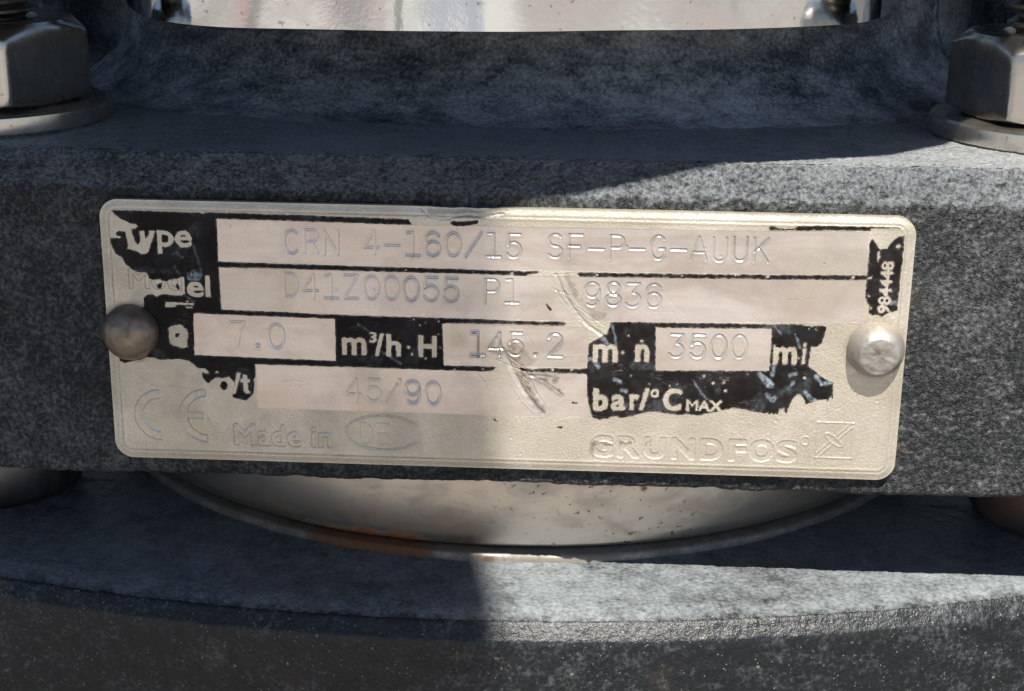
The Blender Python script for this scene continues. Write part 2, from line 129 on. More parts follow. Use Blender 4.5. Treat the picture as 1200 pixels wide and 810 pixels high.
# ------------------------------------------------------------------ materials
class Mat:
    def __init__(s, name):
        s.m = bpy.data.materials.new(name); s.m.use_nodes = True; s.n = s.m.node_tree.nodes; s.l = s.m.node_tree.links
        s.b = s.n['Principled BSDF']; s.co = s.n.new('ShaderNodeTexCoord').outputs['Object']
    def put(s, sock, v):
        if isinstance(v, bpy.types.NodeSocket): s.l.new(v, sock)
        else: sock.default_value = v
    def noise(s, scale, detail=3, rough=0.55, dist=0.0, vec=None, stretch=None, off=(0, 0, 0)):
        nd = s.n.new('ShaderNodeTexNoise'); vec = vec or s.co
        if stretch or off != (0, 0, 0):
            mp = s.n.new('ShaderNodeMapping'); s.l.new(vec, mp.inputs['Vector']); mp.inputs['Scale'].default_value = stretch or (1, 1, 1); mp.inputs['Location'].default_value = off; vec = mp.outputs['Vector']
        s.l.new(vec, nd.inputs['Vector']); nd.inputs['Scale'].default_value = scale; nd.inputs['Detail'].default_value = detail
        nd.inputs['Roughness'].default_value = rough; nd.inputs['Distortion'].default_value = dist
        return nd.outputs['Fac']
    def voro(s, scale, out='Distance', feature='F1', vec=None):
        nd = s.n.new('ShaderNodeTexVoronoi'); nd.feature = feature; s.l.new(vec or s.co, nd.inputs['Vector']); nd.inputs['Scale'].default_value = scale
        return nd.outputs[out]
    def math(s, op, a, b=0.0, clamp=False):
        nd = s.n.new('ShaderNodeMath'); nd.operation = op; nd.use_clamp = clamp; s.put(nd.inputs[0], a); s.put(nd.inputs[1], b); return nd.outputs[0]
    def ramp(s, x, lo, hi, a=0.0, b=1.0):
        nd = s.n.new('ShaderNodeMapRange'); nd.interpolation_type = 'SMOOTHSTEP'; s.put(nd.inputs['Value'], x)
        nd.inputs['From Min'].default_value = lo; nd.inputs['From Max'].default_value = hi; nd.inputs['To Min'].default_value = a; nd.inputs['To Max'].default_value = b
        return nd.outputs['Result']
    def mix(s, f, a, b):
        nd = s.n.new('ShaderNodeMix'); nd.data_type = 'RGBA'; s.put(nd.inputs[0], f)
        for k, v in ((6, a), (7, b)):
            if isinstance(v, tuple): v = (*v, 1.0)
            s.put(nd.inputs[k], v)
        return nd.outputs[2]
    def attr(s, name):
        nd = s.n.new('ShaderNodeAttribute'); nd.attribute_name = name; return nd.outputs['Fac']
    def xyz(s, vec=None):
        nd = s.n.new('ShaderNodeSeparateXYZ'); s.l.new(vec or s.co, nd.inputs[0]); return nd.outputs
    def normal_up(s):
        g = s.n.new('ShaderNodeNewGeometry'); nd = s.n.new('ShaderNodeSeparateXYZ'); s.l.new(g.outputs['Normal'], nd.inputs[0]); return nd.outputs[2]
    def blob(s, p, r, soft=0.6):          # stain around a point (mm)
        nd = s.n.new('ShaderNodeVectorMath'); nd.operation = 'DISTANCE'; s.l.new(s.co, nd.inputs[0]); nd.inputs[1].default_value = (p[0] * S, p[1] * S, (p[2] + LIFT) * S)
        return s.ramp(nd.outputs['Value'], r * S * (1 - soft), r * S, 1.0, 0.0)
    def bump(s, h, strength, dist_mm, prev=None):
        nd = s.n.new('ShaderNodeBump'); s.put(nd.inputs['Height'], h); nd.inputs['Strength'].default_value = strength; nd.inputs['Distance'].default_value = dist_mm * S
        if prev: s.l.new(prev, nd.inputs['Normal'])
        return nd.outputs['Normal']
    def out(s, color=None, rough=None, metal=None, spec=None, normal=None, aniso=None):
        for k, v in (('Base Color', color), ('Roughness', rough), ('Metallic', metal), ('Specular IOR Level', spec), ('Normal', normal), ('Anisotropic', aniso)):
            if v is None: continue
            if isinstance(v, tuple): v = (*v, 1.0)
            s.put(s.b.inputs[k], v)
        return s.m

def cast_material(name, dark, dust, lo, hi, up_gain, weights=(0.3, 0.3, 0.4), fine_scale=2400, grain=1.0, rough=0.4, specks=0.0, streak=None, up_lo=0.3, dust_rough=0.7, bump=(0.25, 0.08), spec=0.5, top=None, bfreq=(1700, 4600), rust=0.4):
    M = Mat(name)
    big = M.noise(60, 4, 0.6, 0.6, stretch=streak); mid = M.noise(430, 4, 0.65, 0.4, stretch=streak); fine = M.noise(fine_scale, 3, 0.6)
    upf = M.ramp(M.normal_up(), up_lo, 0.98)
    d = M.math('ADD', M.math('MULTIPLY', big, weights[0]), M.math('MULTIPLY', mid, weights[1])); d = M.math('ADD', d, M.math('MULTIPLY', fine, weights[2]))
    d = M.math('ADD', d, M.math('MULTIPLY', upf, up_gain))
    mask = M.ramp(d, lo, hi)
    col = M.mix(mask, dark, dust)
    if top:
        bm_ = M.math('MULTIPLY', M.ramp(M.normal_up(), 0.15, 0.70), M.ramp(d, 0.36, 0.66, 0.12, 1.0)); col = M.mix(bm_, col, (0.20, 0.22, 0.23))
        tm = M.math('MULTIPLY', M.ramp(M.normal_up(), top[1], 0.99), M.ramp(d, 0.36, 0.62, 0.35, 1.0)); col = M.mix(tm, col, top[0])
    rusty = M.math('MULTIPLY', M.ramp(M.noise(130, 4, 0.65, 0.5, off=(3, 1, 2)), 0.60, 0.74), rust)
    col = M.mix(rusty, col, (0.15, 0.105, 0.07))
    if specks:
        sp = M.ramp(M.voro(900), 0.06, 0.20, 1.0, 0.0); sel = M.ramp(M.noise(520, 2, off=(9, 4, 1)), 0.60, 0.66)
        sp2 = M.ramp(M.voro(2300), 0.08, 0.24, 1.0, 0.0); sel2 = M.ramp(M.noise(800, 2, off=(2, 7, 5)), 0.50, 0.58)
        f = M.math('MULTIPLY', M.math('MAXIMUM', M.math('MULTIPLY', sp, sel), M.math('MULTIPLY', sp2, sel2)), specks)
        col = M.mix(f, col, (0.42, 0.42, 0.36))
    n = M.bump(M.noise(bfreq[0], 4, 0.65), min(1.0, 0.8 * grain), bump[0]); n = M.bump(M.noise(bfreq[1], 2, 0.6), min(1.0, 0.7 * grain), bump[1], n)
    rg = M.ramp(mask, 0, 1, rough, dust_rough)
    return M.out(col, rg, 0.0, spec, n)

FACE = 0.95; TOP = 16.5; BOT = -14.7; BASE = -26.0
HEADMAT = cast_material('painted cast iron, gritty', (0.010, 0.0125, 0.014), (0.20, 0.21, 0.21), 0.43, 0.79, 0.0, (0.24, 0.24, 0.52), 2700, 1.0, 0.32, dust_rough=0.40, bump=(0.70, 0.26), spec=0.45, top=((0.36, 0.375, 0.38), 0.93), bfreq=(2600, 6000))
NECKMAT = cast_material('painted cast iron, chalky dust', (0.022, 0.032, 0.043), (0.60, 0.635, 0.645), 0.41, 0.80, 0.08, (0.36, 0.34, 0.30), 2600, 1.0, 0.45, streak=(0.6, 1, 1.3))
BASEMAT = cast_material('painted cast iron base', (0.0075, 0.0095, 0.011), (0.27, 0.295, 0.305), 0.48, 0.96, 0.22, (0.28, 0.34, 0.38), 2300, 0.7, 0.36, specks=0.4, up_lo=0.86, dust_rough=0.5, spec=0.4, rust=0.12)

def steel_material(name, col, rough, streak=0.15, rust=(), grime=0.25, metal=1.0, scale=1.0, aniso=0.0):
    M = Mat(name)
    n1 = M.noise(260 * scale, 4, 0.6, 0.5); n2 = M.noise(1800 * scale, 3, 0.6)
    c = M.mix(M.math('MULTIPLY', M.ramp(n1, 0.45, 0.75), grime), col, tuple(v * 0.42 for v in col))
    pit = M.math('MULTIPLY', M.ramp(M.noise(1500 * scale, 2, off=(5, 5, 1)), 0.68, 0.74), 0.5); c = M.mix(pit, c, (0.06, 0.045, 0.03))
    met = metal
    f = None
    if rust:
        rn = M.noise(700, 4, 0.7, 0.5)
        for p, r, a in rust:
            k = M.ramp(M.math('ADD', M.math('MULTIPLY', M.blob(p, r, 1.0), 0.75), M.math('MULTIPLY', rn, 0.5)), 0.46, 0.86, 0.0, a)
            f = k if f is None else M.math('MAXIMUM', f, k)
        rc = M.mix(M.noise(1400, 3), (0.30, 0.10, 0.025), (0.10, 0.035, 0.015)); c = M.mix(f, c, rc)
        met = M.math('MULTIPLY', M.math('SUBTRACT', 1.0, f), metal)
    rg = M.ramp(n1, 0.3, 0.75, rough * 0.8, rough * 1.35)
    if f is not None: rg = M.math('MAXIMUM', rg, M.math('MULTIPLY', f, 0.8))
    nb = M.bump(n2, 0.12, 0.05); nb = M.bump(M.noise(4000, 2, stretch=(1, 1, 0.06)), streak, 0.02, nb)
    if aniso:
        tg = M.n.new('ShaderNodeTangent'); tg.direction_type = 'RADIAL'; tg.axis = 'Z'; M.l.new(tg.outputs[0], M.b.inputs['Tangent']); M.b.inputs['Anisotropic'].default_value = aniso; M.b.inputs['Anisotropic Rotation'].default_value = 0.25
    return M.out(c, rg, met, 0.5, nb)

NUTMAT = steel_material('dull galvanised nut', (0.51, 0.485, 0.445), 0.27, 0.3, grime=0.6, metal=1.0)
WASHMAT = steel_material('scuffed washer steel', (0.68, 0.62, 0.54), 0.24, rust=[((52, 9, 17), 7, 0.6)], grime=0.5, metal=0.95)
STUDMAT = steel_material('greasy dark stud steel', (0.16, 0.15, 0.13), 0.4)
def sleeve_material(dirty=0.0):
    M = Mat('grimy sleeve lip' if dirty else 'stained stainless sleeve'); x, y, z = M.xyz()
    zb = (BASE + LIFT) * S
    n1 = M.noise(200, 4, 0.6, 0.5, stretch=(1, 1, 2)); c = M.mix(M.math('MULTIPLY', M.ramp(n1, 0.40, 0.70), 0.5), (0.50, 0.465, 0.415), (0.25, 0.22, 0.18))
    pit = M.math('MULTIPLY', M.ramp(M.noise(1500, 2, off=(5, 5, 1)), 0.63, 0.70), 0.75); pit = M.math('MULTIPLY', pit, M.math('MULTIPLY', M.ramp(x, -0.004, 0.004), M.ramp(x, 0.016, 0.024, 1.0, 0.0))); c = M.mix(pit, c, (0.07, 0.05, 0.03))
    rn = M.noise(520, 4, 0.7, 0.6)
    along = M.math('MULTIPLY', M.ramp(x, -0.030, -0.013), M.ramp(x, -0.011, -0.004, 1.0, 0.0))
    low = M.ramp(z, zb + 0.0015, zb + 0.0034, 1.0, 0.0)
    f = M.ramp(M.math('ADD', M.math('MULTIPLY', M.math('MULTIPLY', along, low), 0.50), M.math('MULTIPLY', rn, 0.75)), 0.50, 0.86)
    a2 = M.math('MULTIPLY', M.ramp(x, -0.045, -0.020), M.ramp(x, -0.004, 0.001, 1.0, 0.0)); l2 = M.ramp(z, zb + 0.0018, zb + 0.0055, 1.0, 0.0)
    amber = M.math('MULTIPLY', M.math('MULTIPLY', a2, l2), M.ramp(rn, 0.3, 0.7, 0.15, 0.65)); c = M.mix(amber, c, (0.42, 0.24, 0.07))
    for p, r_ in (((-1.5, 7, -25.6), 1.8), ((9, 9.2, -15.6), 1.5), ((12.5, 9.8, -16.6), 2.4), ((14, 10.2, -18.2), 1.3), ((13.2, 10, -17.4), 1.0)):
        f = M.math('MAXIMUM', f, M.ramp(M.math('ADD', M.math('MULTIPLY', M.blob(p, r_, 1.0), 0.7), M.math('MULTIPLY', rn, 0.6)), 0.58, 0.84, 0.0, 0.9))
    c = M.mix(f, c, M.mix(M.noise(1600, 3), (0.34, 0.12, 0.025), (0.10, 0.035, 0.015)))
    if dirty:
        gm = M.ramp(M.noise(420, 4, 0.7), 0.25, 0.6, 0.45, 1.0); c = M.mix(M.math('MULTIPLY', gm, dirty), c, (0.10, 0.085, 0.065)); c = M.mix(M.math('MULTIPLY', f, M.ramp(M.noise(900, 4, 0.75), 0.3, 0.65, 0.25, 0.95)), c, M.mix(M.noise(1200, 3), (0.34, 0.115, 0.02), (0.10, 0.035, 0.012))); f = M.math('MAXIMUM', f, M.math('MULTIPLY', gm, dirty))
    met = M.math('SUBTRACT', 0.9, M.math('MULTIPLY', f, 0.9)); rg = M.math('MAXIMUM', M.ramp(n1, 0.3, 0.75, 0.30, 0.46), M.math('MULTIPLY', f, 0.8))
    return M.out(c, rg, met, 0.5, M.bump(M.noise(1800, 3), 0.15, 0.05))
SLEEVEMAT = sleeve_material(); LIPMAT = sleeve_material(0.8)
GUARDMAT = steel_material('polished stainless guard', (0.70, 0.70, 0.68), 0.07, 0.03, grime=0.25, aniso=0.6)
RIVETMAT = steel_material('tarnished rivet', (0.36, 0.335, 0.30), 0.52, grime=0.8, metal=0.6, scale=2.6)
RIVETDARK = steel_material('brown tarnished rivet', (0.25, 0.20, 0.155), 0.42, grime=0.9, metal=0.7, scale=2.2)
COLLARMAT = steel_material('rusty tie bolt collar', (0.17, 0.16, 0.155), 0.5, grime=0.5, rust=[((52, 20, -22), 9, 0.45)])

def plate_material():
    M = Mat('etched nameplate metal')
    fld = M.attr('field'); st = M.attr('stain_shade')
    etched = M.mix(M.ramp(M.noise(120, 4, 0.65), 0.35, 0.7), (0.565, 0.515, 0.415), (0.71, 0.66, 0.565))
    brush = M.noise(900, 4, 0.7, 0.3, stretch=(0.05, 1, 1)); smudge = M.noise(150, 5, 0.7, 0.8, stretch=(0.5, 1, 1.2))
    smooth = M.mix(M.ramp(smudge, 0.34, 0.68), (0.53, 0.485, 0.45), (0.73, 0.68, 0.64))
    smooth = M.mix(M.ramp(brush, 0.35, 0.7, 0.0, 0.30), smooth, (0.52, 0.45, 0.40))
    c = M.mix(fld, etched, smooth)
    gr = M.ramp(M.noise(5200, 2, 0.6), 0.3, 0.75)
    c = M.mix(M.math('MULTIPLY', gr, M.ramp(fld, 0, 1, 0.40, 0.16)), c, (0.36, 0.32, 0.25))
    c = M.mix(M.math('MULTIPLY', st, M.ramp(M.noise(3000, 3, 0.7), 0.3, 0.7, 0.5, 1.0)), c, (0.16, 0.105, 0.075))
    r = M.math('ADD', M.ramp(fld, 0, 1, 0.46, 0.27), M.ramp(smudge, 0.3, 0.7, -0.05, 0.09)); r = M.math('ADD', r, M.math('MULTIPLY', st, 0.2)); mt = M.ramp(fld, 0, 1, 0.72, 0.80)
    h_ = M.math('MULTIPLY', M.noise(4200, 3, 0.65), M.ramp(fld, 0, 1, 1.0, 0.22))
    n = M.bump(h_, 0.85, 0.065); n = M.bump(brush, 0.16, 0.015, n)
    return M.out(c, r, mt, 0.4, n)
def paint_material():
    M = Mat('flaking black enamel')
    sc = M.attr('scuff'); wear = M.attr('wear')
    sc = M.math('MULTIPLY', sc, M.ramp(M.noise(2600, 3, 0.7), 0.3, 0.62))
    base = M.mix(M.ramp(M.noise(300, 4, 0.65), 0.4, 0.7), (0.008, 0.007, 0.007), (0.024, 0.021, 0.022))
    c = M.mix(sc, base, (0.26, 0.31, 0.35))
    hair = M.noise(700, 3, 0.7, 1.5, stretch=(0.25, 1, 1.6)); hl = M.math('MULTIPLY', M.ramp(M.math('ABSOLUTE', M.math('SUBTRACT', hair, 0.5)), 0.0, 0.008, 1.0, 0.0), M.ramp(M.noise(260, 2, off=(4, 4, 4)), 0.52, 0.62, 0.0, 0.5)); c = M.mix(hl, c, (0.22, 0.22, 0.21))
    spk = M.math('MULTIPLY', M.ramp(M.voro(1700), 0.04, 0.10, 1.0, 0.0), M.ramp(M.noise(700, 2, off=(1, 8, 3)), 0.60, 0.66)); c = M.mix(M.math('MULTIPLY', spk, 0.7), c, (0.5, 0.45, 0.38))
    wf = M.math('MULTIPLY', wear, M.ramp(M.noise(2200, 3, 0.7), 0.42, 0.62)); c = M.mix(M.math('MULTIPLY', wf, 0.8), c, (0.30, 0.26, 0.21))
    n = M.bump(M.noise(1500, 3), 0.25, 0.05)
    return M.out(c, M.ramp(M.noise(600, 3), 0.3, 0.7, 0.34, 0.5), 0.0, 0.10, n)
PLATEMAT = plate_material(); PAINTMAT = paint_material()

def ground_material():
    M = Mat('yard paving')
    x, y, z = M.xyz()
    bounce_slab = M.mix(M.ramp(M.noise(6.0, 3, 0.6, 0.5), 0.4, 0.62), (0.365, 0.32, 0.285), (0.315, 0.28, 0.25))
    asphalt = M.mix(M.noise(30, 4), (0.05, 0.052, 0.055), (0.10, 0.10, 0.10))
    mp = M.n.new('ShaderNodeMapping'); M.l.new(M.co, mp.inputs['Vector']); mp.inputs['Scale'].default_value = (1.0, 0.06, 1.0); cell = M.voro(4.6, 'Color', vec=mp.outputs['Vector']); v = M.xyz(cell)[0]
    c = M.mix(M.ramp(v, 0.34, 0.36), (0.36, 0.36, 0.35), asphalt); c = M.mix(M.ramp(v, 0.62, 0.64), c, (0.27, 0.255, 0.235)); c = M.mix(M.ramp(v, 0.80, 0.82), c, (0.30, 0.15, 0.12)); c = M.mix(M.ramp(v, 0.88, 0.90), c, (0.15, 0.20, 0.27))
    c = M.mix(M.math('MULTIPLY', M.ramp(y, -1.25, -0.80), M.ramp(M.math('ABSOLUTE', x), 0.45, 0.60, 1.0, 0.0)), c, bounce_slab)              # unseen pale strip added to bounce light; coloured bands beyond added for guard reflections
    c = M.mix(M.ramp(y, -0.26, -0.25), c, asphalt)
    c = M.mix(M.math('MULTIPLY', M.noise(60, 4), 0.3), c, (0.24, 0.21, 0.18))
    return M.out(c, 0.85, 0.0, 0.3, M.bump(M.noise(150, 4), 0.4, 2.0))
GROUNDMAT = ground_material()
SHADEBODYMAT = cast_material('unseen painted motor casing', (0.03, 0.035, 0.04), (0.12, 0.12, 0.12), 0.6, 0.95, 0.1, grain=0.3)

# ------------------------------------------------------------------ the setting
me = bpy.data.meshes.new('ground'); g = 40.0
me.from_pydata([(-g, -g, 0), (g, -g, 0), (g, g, 0), (-g, g, 0)], [], [(0, 1, 2, 3)]); me.update()
ground = link('ground', me, GROUNDMAT, smooth=False); ground['kind'] = 'structure'; ground['label'] = 'unseen sunlit paving, colours added for bounce light and reflections'

# ------------------------------------------------------------------ the pump
pump = bpy.data.objects.new('pump', None); scene.collection.objects.link(pump)
pump.empty_display_size = 0.05; pump.location = (0, 0.06, 0)
pump['label'] = 'weathered dark cast iron pump with a riveted metal rating plate'; pump['category'] = 'pump'
bpy.context.view_layer.update()

# --- head flange: a swept, roughened casting profile
def arc(cx, cz, r, a0, a1, n):
    a = np.radians(np.linspace(a0, a1, n)); return [(cx + r * math.cos(t), cz + r * math.sin(t)) for t in a]
def resample(pts, step):
    out = [pts[0]]
    for (a, b) in zip(pts[:-1], pts[1:]):
        d = math.hypot(b[0] - a[0], b[1] - a[1]); st = step(0.5 * (a[0] + b[0]), 0.5 * (a[1] + b[1])); n = max(1, int(round(d / st)))
        # subdivide with a local step so that far parts stay coarse
        for k in range(1, n + 1): out.append((a[0] + (b[0] - a[0]) * k / n, a[1] + (b[1] - a[1]) * k / n))
    return out
def xsteps(lo, hi, fine_lo, fine_hi, fine, coarse):
    return np.concatenate([np.arange(lo, fine_lo, coarse), np.arange(fine_lo, fine_hi, fine), np.arange(fine_hi, hi + coarse * .5, coarse)])
prof = [(130, TOP), (60, TOP), (46, TOP), (30, TOP), (4.2, TOP)] + arc(4.2, TOP - 1.2, 1.2, 90, 118, 4) + arc(FACE + 1.3, 13.0, 1.3, 150, 180, 4) + [(FACE, 6), (FACE, -13.6)] + arc(FACE + 0.9, -13.8, 0.9, 180, 270, 7) + [(30, BOT), (130, BOT)]
prof = resample(prof, lambda y, z: 0.16 if (y < 31 and z > -13) else (0.2 if y < 3 else (0.6 if y < 46 else 6)))
xs = xsteps(-84, 84, -51, 51, 0.16, 3.0)
pr = np.array(prof)
P = np.zeros((len(xs), len(pr), 3)); P[:, :, 0] = xs[:, None]; P[:, :, 1] = pr[None, :, 0]; P[:, :, 2] = pr[None, :, 1]
N = -normals_of(P)
if N[len(xs) // 2, :, 2][2] < 0: N = -N
X, Y, Z = P[..., 0], P[..., 1], P[..., 2]
edge = np.exp(-((Y - 2.5) / 2.2) ** 2) * np.exp(-((Z - 15) / 2.2) ** 2)
amp = 0.06 + 0.08 * sstep(1.5, 0.97, Y) * (Z < 14) + 0.12 * edge
rough_h = fbm(X, Y, Z, 1.5, 3, 3, 0.65) * amp + fbm(X, Y, Z, 0.12, 2, 9) * 0.12 * (Y > 0.9)
chip = sstep(0.25, 0.7, vnoise(X * 0.9, Y * 0.9, Z * 0.9, 31)) * edge * 0.10
lowchip = sstep(0.1, 0.7, vnoise(X * 0.7, Y * 0, Z * 0.3, 37)) * np.exp(-((Z - BOT) / 0.9) ** 2) * (Y < 3) * 0.15
P = P + N * (rough_h - chip - lowchip)[..., None]
nv = P.shape[1]; nu = P.shape[0]
me = grid_mesh('head_flange', P, flip=True, caps=[list(range(nv)), [(nu - 1) * nv + i for i in range(nv)][::-1]])
flange = link('head_flange', me, HEADMAT, pump)
flange['label'] = 'thick dark cast flange with rough speckled front face'

# --- neck rising out of the flange with a cove, and the two stool pillars
def superell(th, a, b, n): 
    c, s_ = np.cos(th), np.sin(th); r = (np.abs(c / a) ** n + np.abs(s_ / b) ** n) ** (-1.0 / n); return r * c, r * s_
def swept_body(name, plan, levels, mat, seed, amp, cap=True, n_th=520, front_bias=True):
    t = np.linspace(0, 2 * math.pi, n_th, endpoint=False)
    th = t + 0.55 * np.sin(2 * (t)) * 0 if not front_bias else (t + 0.35 * np.cos(t + math.pi) * 0)
    P = np.zeros((len(levels), n_th, 3))
    for k, (off, z) in enumerate(levels):
        x, y = plan(th, off); P[k, :, 0] = x; P[k, :, 1] = y; P[k, :, 2] = z
    d = fbm(P[..., 0], P[..., 1], P[..., 2], 0.9, 4, seed, 0.6) * amp + fbm(P[..., 0], P[..., 1], P[..., 2], 0.09, 2, seed + 5) * amp * 4
    ctr = P.mean(axis=1, keepdims=True); v = P - ctr; v[..., 2] = 0; v /= np.linalg.norm(v, axis=-1, keepdims=True)
    P = P + v * d[..., None]
    caps = [[(len(levels) - 1) * n_th + i for i in range(n_th)], list(range(n_th))[::-1]] if cap else []
    return link(name, grid_mesh(name, P, wrap=True, flip=True, caps=caps), mat, pump)
def neck_plan(th, off):
    x, y = superell(th, 49 + off, 31.0 + off, 2.5); return x, 60 + y
lev = [(10.4, 16.0)] + [(10 - 10 * math.sin(math.radians(a)) , 16.35 + 10 * (1 - math.cos(math.radians(a)))) for a in np.linspace(2, 90, 46)] + [(0, z) for z in np.linspace(26.7, 33, 16)] + [(0, z) for z in np.linspace(36, 66, 8)]
neck = swept_body('neck', neck_plan, lev, NECKMAT, 51, 0.09, n_th=1100)
neck['label'] = 'dusty blue grey cast neck curving up from the flange under the steel guard'
def pillar_plan(sx):
    def f(th, off):
        x, y = superell(th, 16 + off, 24 + off, 3.0); return sx * 69 + x, 74 + y
    return f
lev2 = [(8.4, 16.0)] + [(8 - 8 * math.sin(math.radians(a)), 16.3 + 8 * (1 - math.cos(math.radians(a)))) for a in np.linspace(3, 90, 16)] + [(0, z) for z in np.linspace(25, 70, 24)]
for sx in (-1, 1):
    o = swept_body('pillar', pillar_plan(sx), lev2, NECKMAT, 61 + sx, 0.08, n_th=260)

# --- polished guard in the stool window
def chaikin(p, k):
    for _ in range(k):
        q = [p[0]]
        for a_, b_ in zip(p[:-1], p[1:]): q += [tuple(0.75 * np.array(a_) + 0.25 * np.array(b_)), tuple(0.25 * np.array(a_) + 0.75 * np.array(b_))]
        p = q + [p[-1]]
    return p
gp = np.array([(-2 + (x_ + 2) * 1.06, y_) for x_, y_ in chaikin([(-47.5, 66), (-45, 48), (-41.5, 35), (-36.3, 21.5), (-30.5, 13.0), (-24, 10.6), (-12, 10.9), (2, 12.3), (16.5, 16.4), (28, 21.5), (34, 27), (38, 38.6), (44, 54), (47, 68)], 4)])
tn = np.gradient(gp, axis=0); tn /= np.linalg.norm(tn, axis=1, keepdims=True); gn = np.stack([tn[:, 1], -tn[:, 0]], -1)
gl = [(-1.2, 60), (-1.2, 27.12), (-1.15, 27.06), (-0.05, 27.0), (0, 27.06)] + [(0, z) for z in np.linspace(28.0, 60, 18)]
P = np.zeros((len(gl), len(gp), 3))
for k, (off, z) in enumerate(gl):
    P[k, :, :2] = gp + gn * off; P[k, :, 2] = z
d = fbm(P[..., 0], P[..., 1] * 0, P[..., 2] * 0.15, 0.10, 2, 71) * 0.42
P[..., 1] -= d
guard = link('coupling_guard', grid_mesh('coupling_guard', P, flip=True), GUARDMAT, pump, angle=18)
guard['label'] = 'polished stainless steel guard curving across the top'

# --- studs, washers and nuts
def nut(name, cx, cy, z0, h, rc, rot, bore, mat, parent):
    n = 240; th = np.linspace(0, 2 * math.pi, n, endpoint=False); ap = rc * math.cos(math.pi / 6)
    pn = 70.0
    acc = np.zeros(n)
    for k in range(6):
        acc += np.maximum(np.cos(th - rot - k * math.pi / 3 - math.pi / 6), 0) ** pn
    rh = ap / (acc ** (1 / pn)); cr = ap * 0.985
    rows = []
    drop = np.maximum(rh - cr, 0) * 0.62
    rows.append((np.full(n, bore), np.full(n, z0))); rows.append((np.full(n, cr * 0.98), np.full(n, z0))); rows.append((rh * 0.995, z0 + 0.15 + drop * 0.5)); rows.append((rh, z0 + 0.35 + drop * 0.5))
    for k in range(1, 8): rows.append((rh, z0 + 0.35 + drop * .5 + (h - 0.5 - drop - drop * .5 - .35) * k / 7))
    rows.append((rh * 0.99, z0 + h - 0.22 - drop)); rows.append((np.full(n, cr), np.full(n, z0 + h - 0.08))); rows.append((np.full(n, cr - 0.5), np.full(n, z0 + h))); rows.append((np.full(n, bore + 0.7), np.full(n, z0 + h))); rows.append((np.full(n, bore), np.full(n, z0 + h - 0.7)))
    P = np.zeros((len(rows), n, 3))
    for k, (r, z) in enumerate(rows): P[k, :, 0] = cx + r * np.cos(th); P[k, :, 1] = cy + r * np.sin(th); P[k, :, 2] = z
    w = fbm(P[..., 0], P[..., 1], P[..., 2], 0.35, 3, int(abs(cx * 3)) + (5 if cx > 0 else 0)) * 0.07
    P[..., 0] += w * np.cos(th); P[..., 1] += w * np.sin(th)
    return link(name, grid_mesh(name, P, wrap=True, flip=True), mat, parent, angle=38)
def washer(cx, cy, r, h, tilt):
    pr_ = [(6.8, TOP + 0.02), (r - 0.3, TOP + 0.02), (r, TOP + 0.35), (r + 0.03, TOP + h * 0.55), (r - 0.05, TOP + h - 0.25), (r - 0.35, TOP + h), (6.8, TOP + h)]
    me_ = lathe('washer', pr_, cx, cy, 128, cap=False); return link('washer', me_, WASHMAT, pump, angle=35)
def stud(cx, cy, z0, z1, r, mat):
    pr_ = [(r - 0.9, z0)]; z = z0; p = 1.75
    while z < z1:
        pr_ += [(r - 0.95, z + 0.12 * p), (r, z + 0.45 * p), (r, z + 0.6 * p), (r - 0.95, z + 0.93 * p)]; z += p
    pr_.append((r - 0.95, z1))
    return link('stud', lathe('stud', pr_, cx, cy, 72), mat, pump, angle=30)
BX = 56.0
for sx, by, rot in ((-1, 19.8, math.radians(-52)), (1, 22.2, math.radians(-134.6))):
    w_ = washer(sx * BX, by, 13.8, 2.1, 0); w_['label'] = 'flat steel washer under the %s nut' % ('left' if sx < 0 else 'right, rust tinted')
    nut('hex_nut', sx * BX, by, TOP + 2.1, 8.3, 12.35, rot, 6.6, NUTMAT, pump)
    stud(sx * BX, by, TOP + 5, 62, 7.0, STUDMAT)

# --- sleeve with its rolled lip, tie bolt collars
def sleeve_j(P):
    d = fbm(P[..., 0], P[..., 1], P[..., 2] * 0.4, 0.10, 2, 81) * 0.12
    c = np.array([-0.5, 60.66]); v = P[..., :2] - c; v /= np.linalg.norm(v, axis=-1, keepdims=True); P = P.copy(); P[..., :2] += v * d[..., None]; return P
AX, AY, RS = -0.5, 60.66, 52.7
sl = [(RS, BOT + 0.4)] + [(RS + 0.2 * math.sin(k / 12 * math.pi), BOT + 0.4 + (BASE + 2.0 - BOT - 0.4) * k / 12) for k in range(1, 13)] + [(RS - 0.15, BASE + 1.7), (RS - 0.5, BASE + 1.45), (RS - 1.2, BASE + 1.2)]
sleeve = link('outer_sleeve', lathe('outer_sleeve', sl, AX, AY, 360, sleeve_j, cap=False), SLEEVEMAT, pump)
sleeve['label'] = 'stained stainless sleeve showing in the gap under the flange'
lp = [(RS - 1.5, BASE + 0.95), (RS + 0.0, BASE + 0.85), (RS + 0.2, BASE + 0.75), (RS + 0.32, BASE + 0.5), (RS + 0.36, BASE + 0.3), (RS + 0.4, BASE - 0.1)]
lip = link('lip_ring', lathe('lip_ring', lp, AX, AY, 360, sleeve_j, cap=False), LIPMAT, sleeve)
lip['label'] = 'rust stained rolled lip at the foot of the sleeve'
for sx in (-1, 1):
    pr_ = [(9.0, BASE - 0.2), (9.6, BASE + 0.1), (10.0, BASE + 0.8), (10.0, BASE + 6.5), (9.4, BASE + 7.4), (7.0, BASE + 7.6), (7.0, BOT + 1.0)]
    o = link('tie_bolt_collar', lathe('tie_bolt_collar', pr_, (61.3 if sx > 0 else -59.6), 25.5, 96, cap=False), COLLARMAT, pump, angle=35)

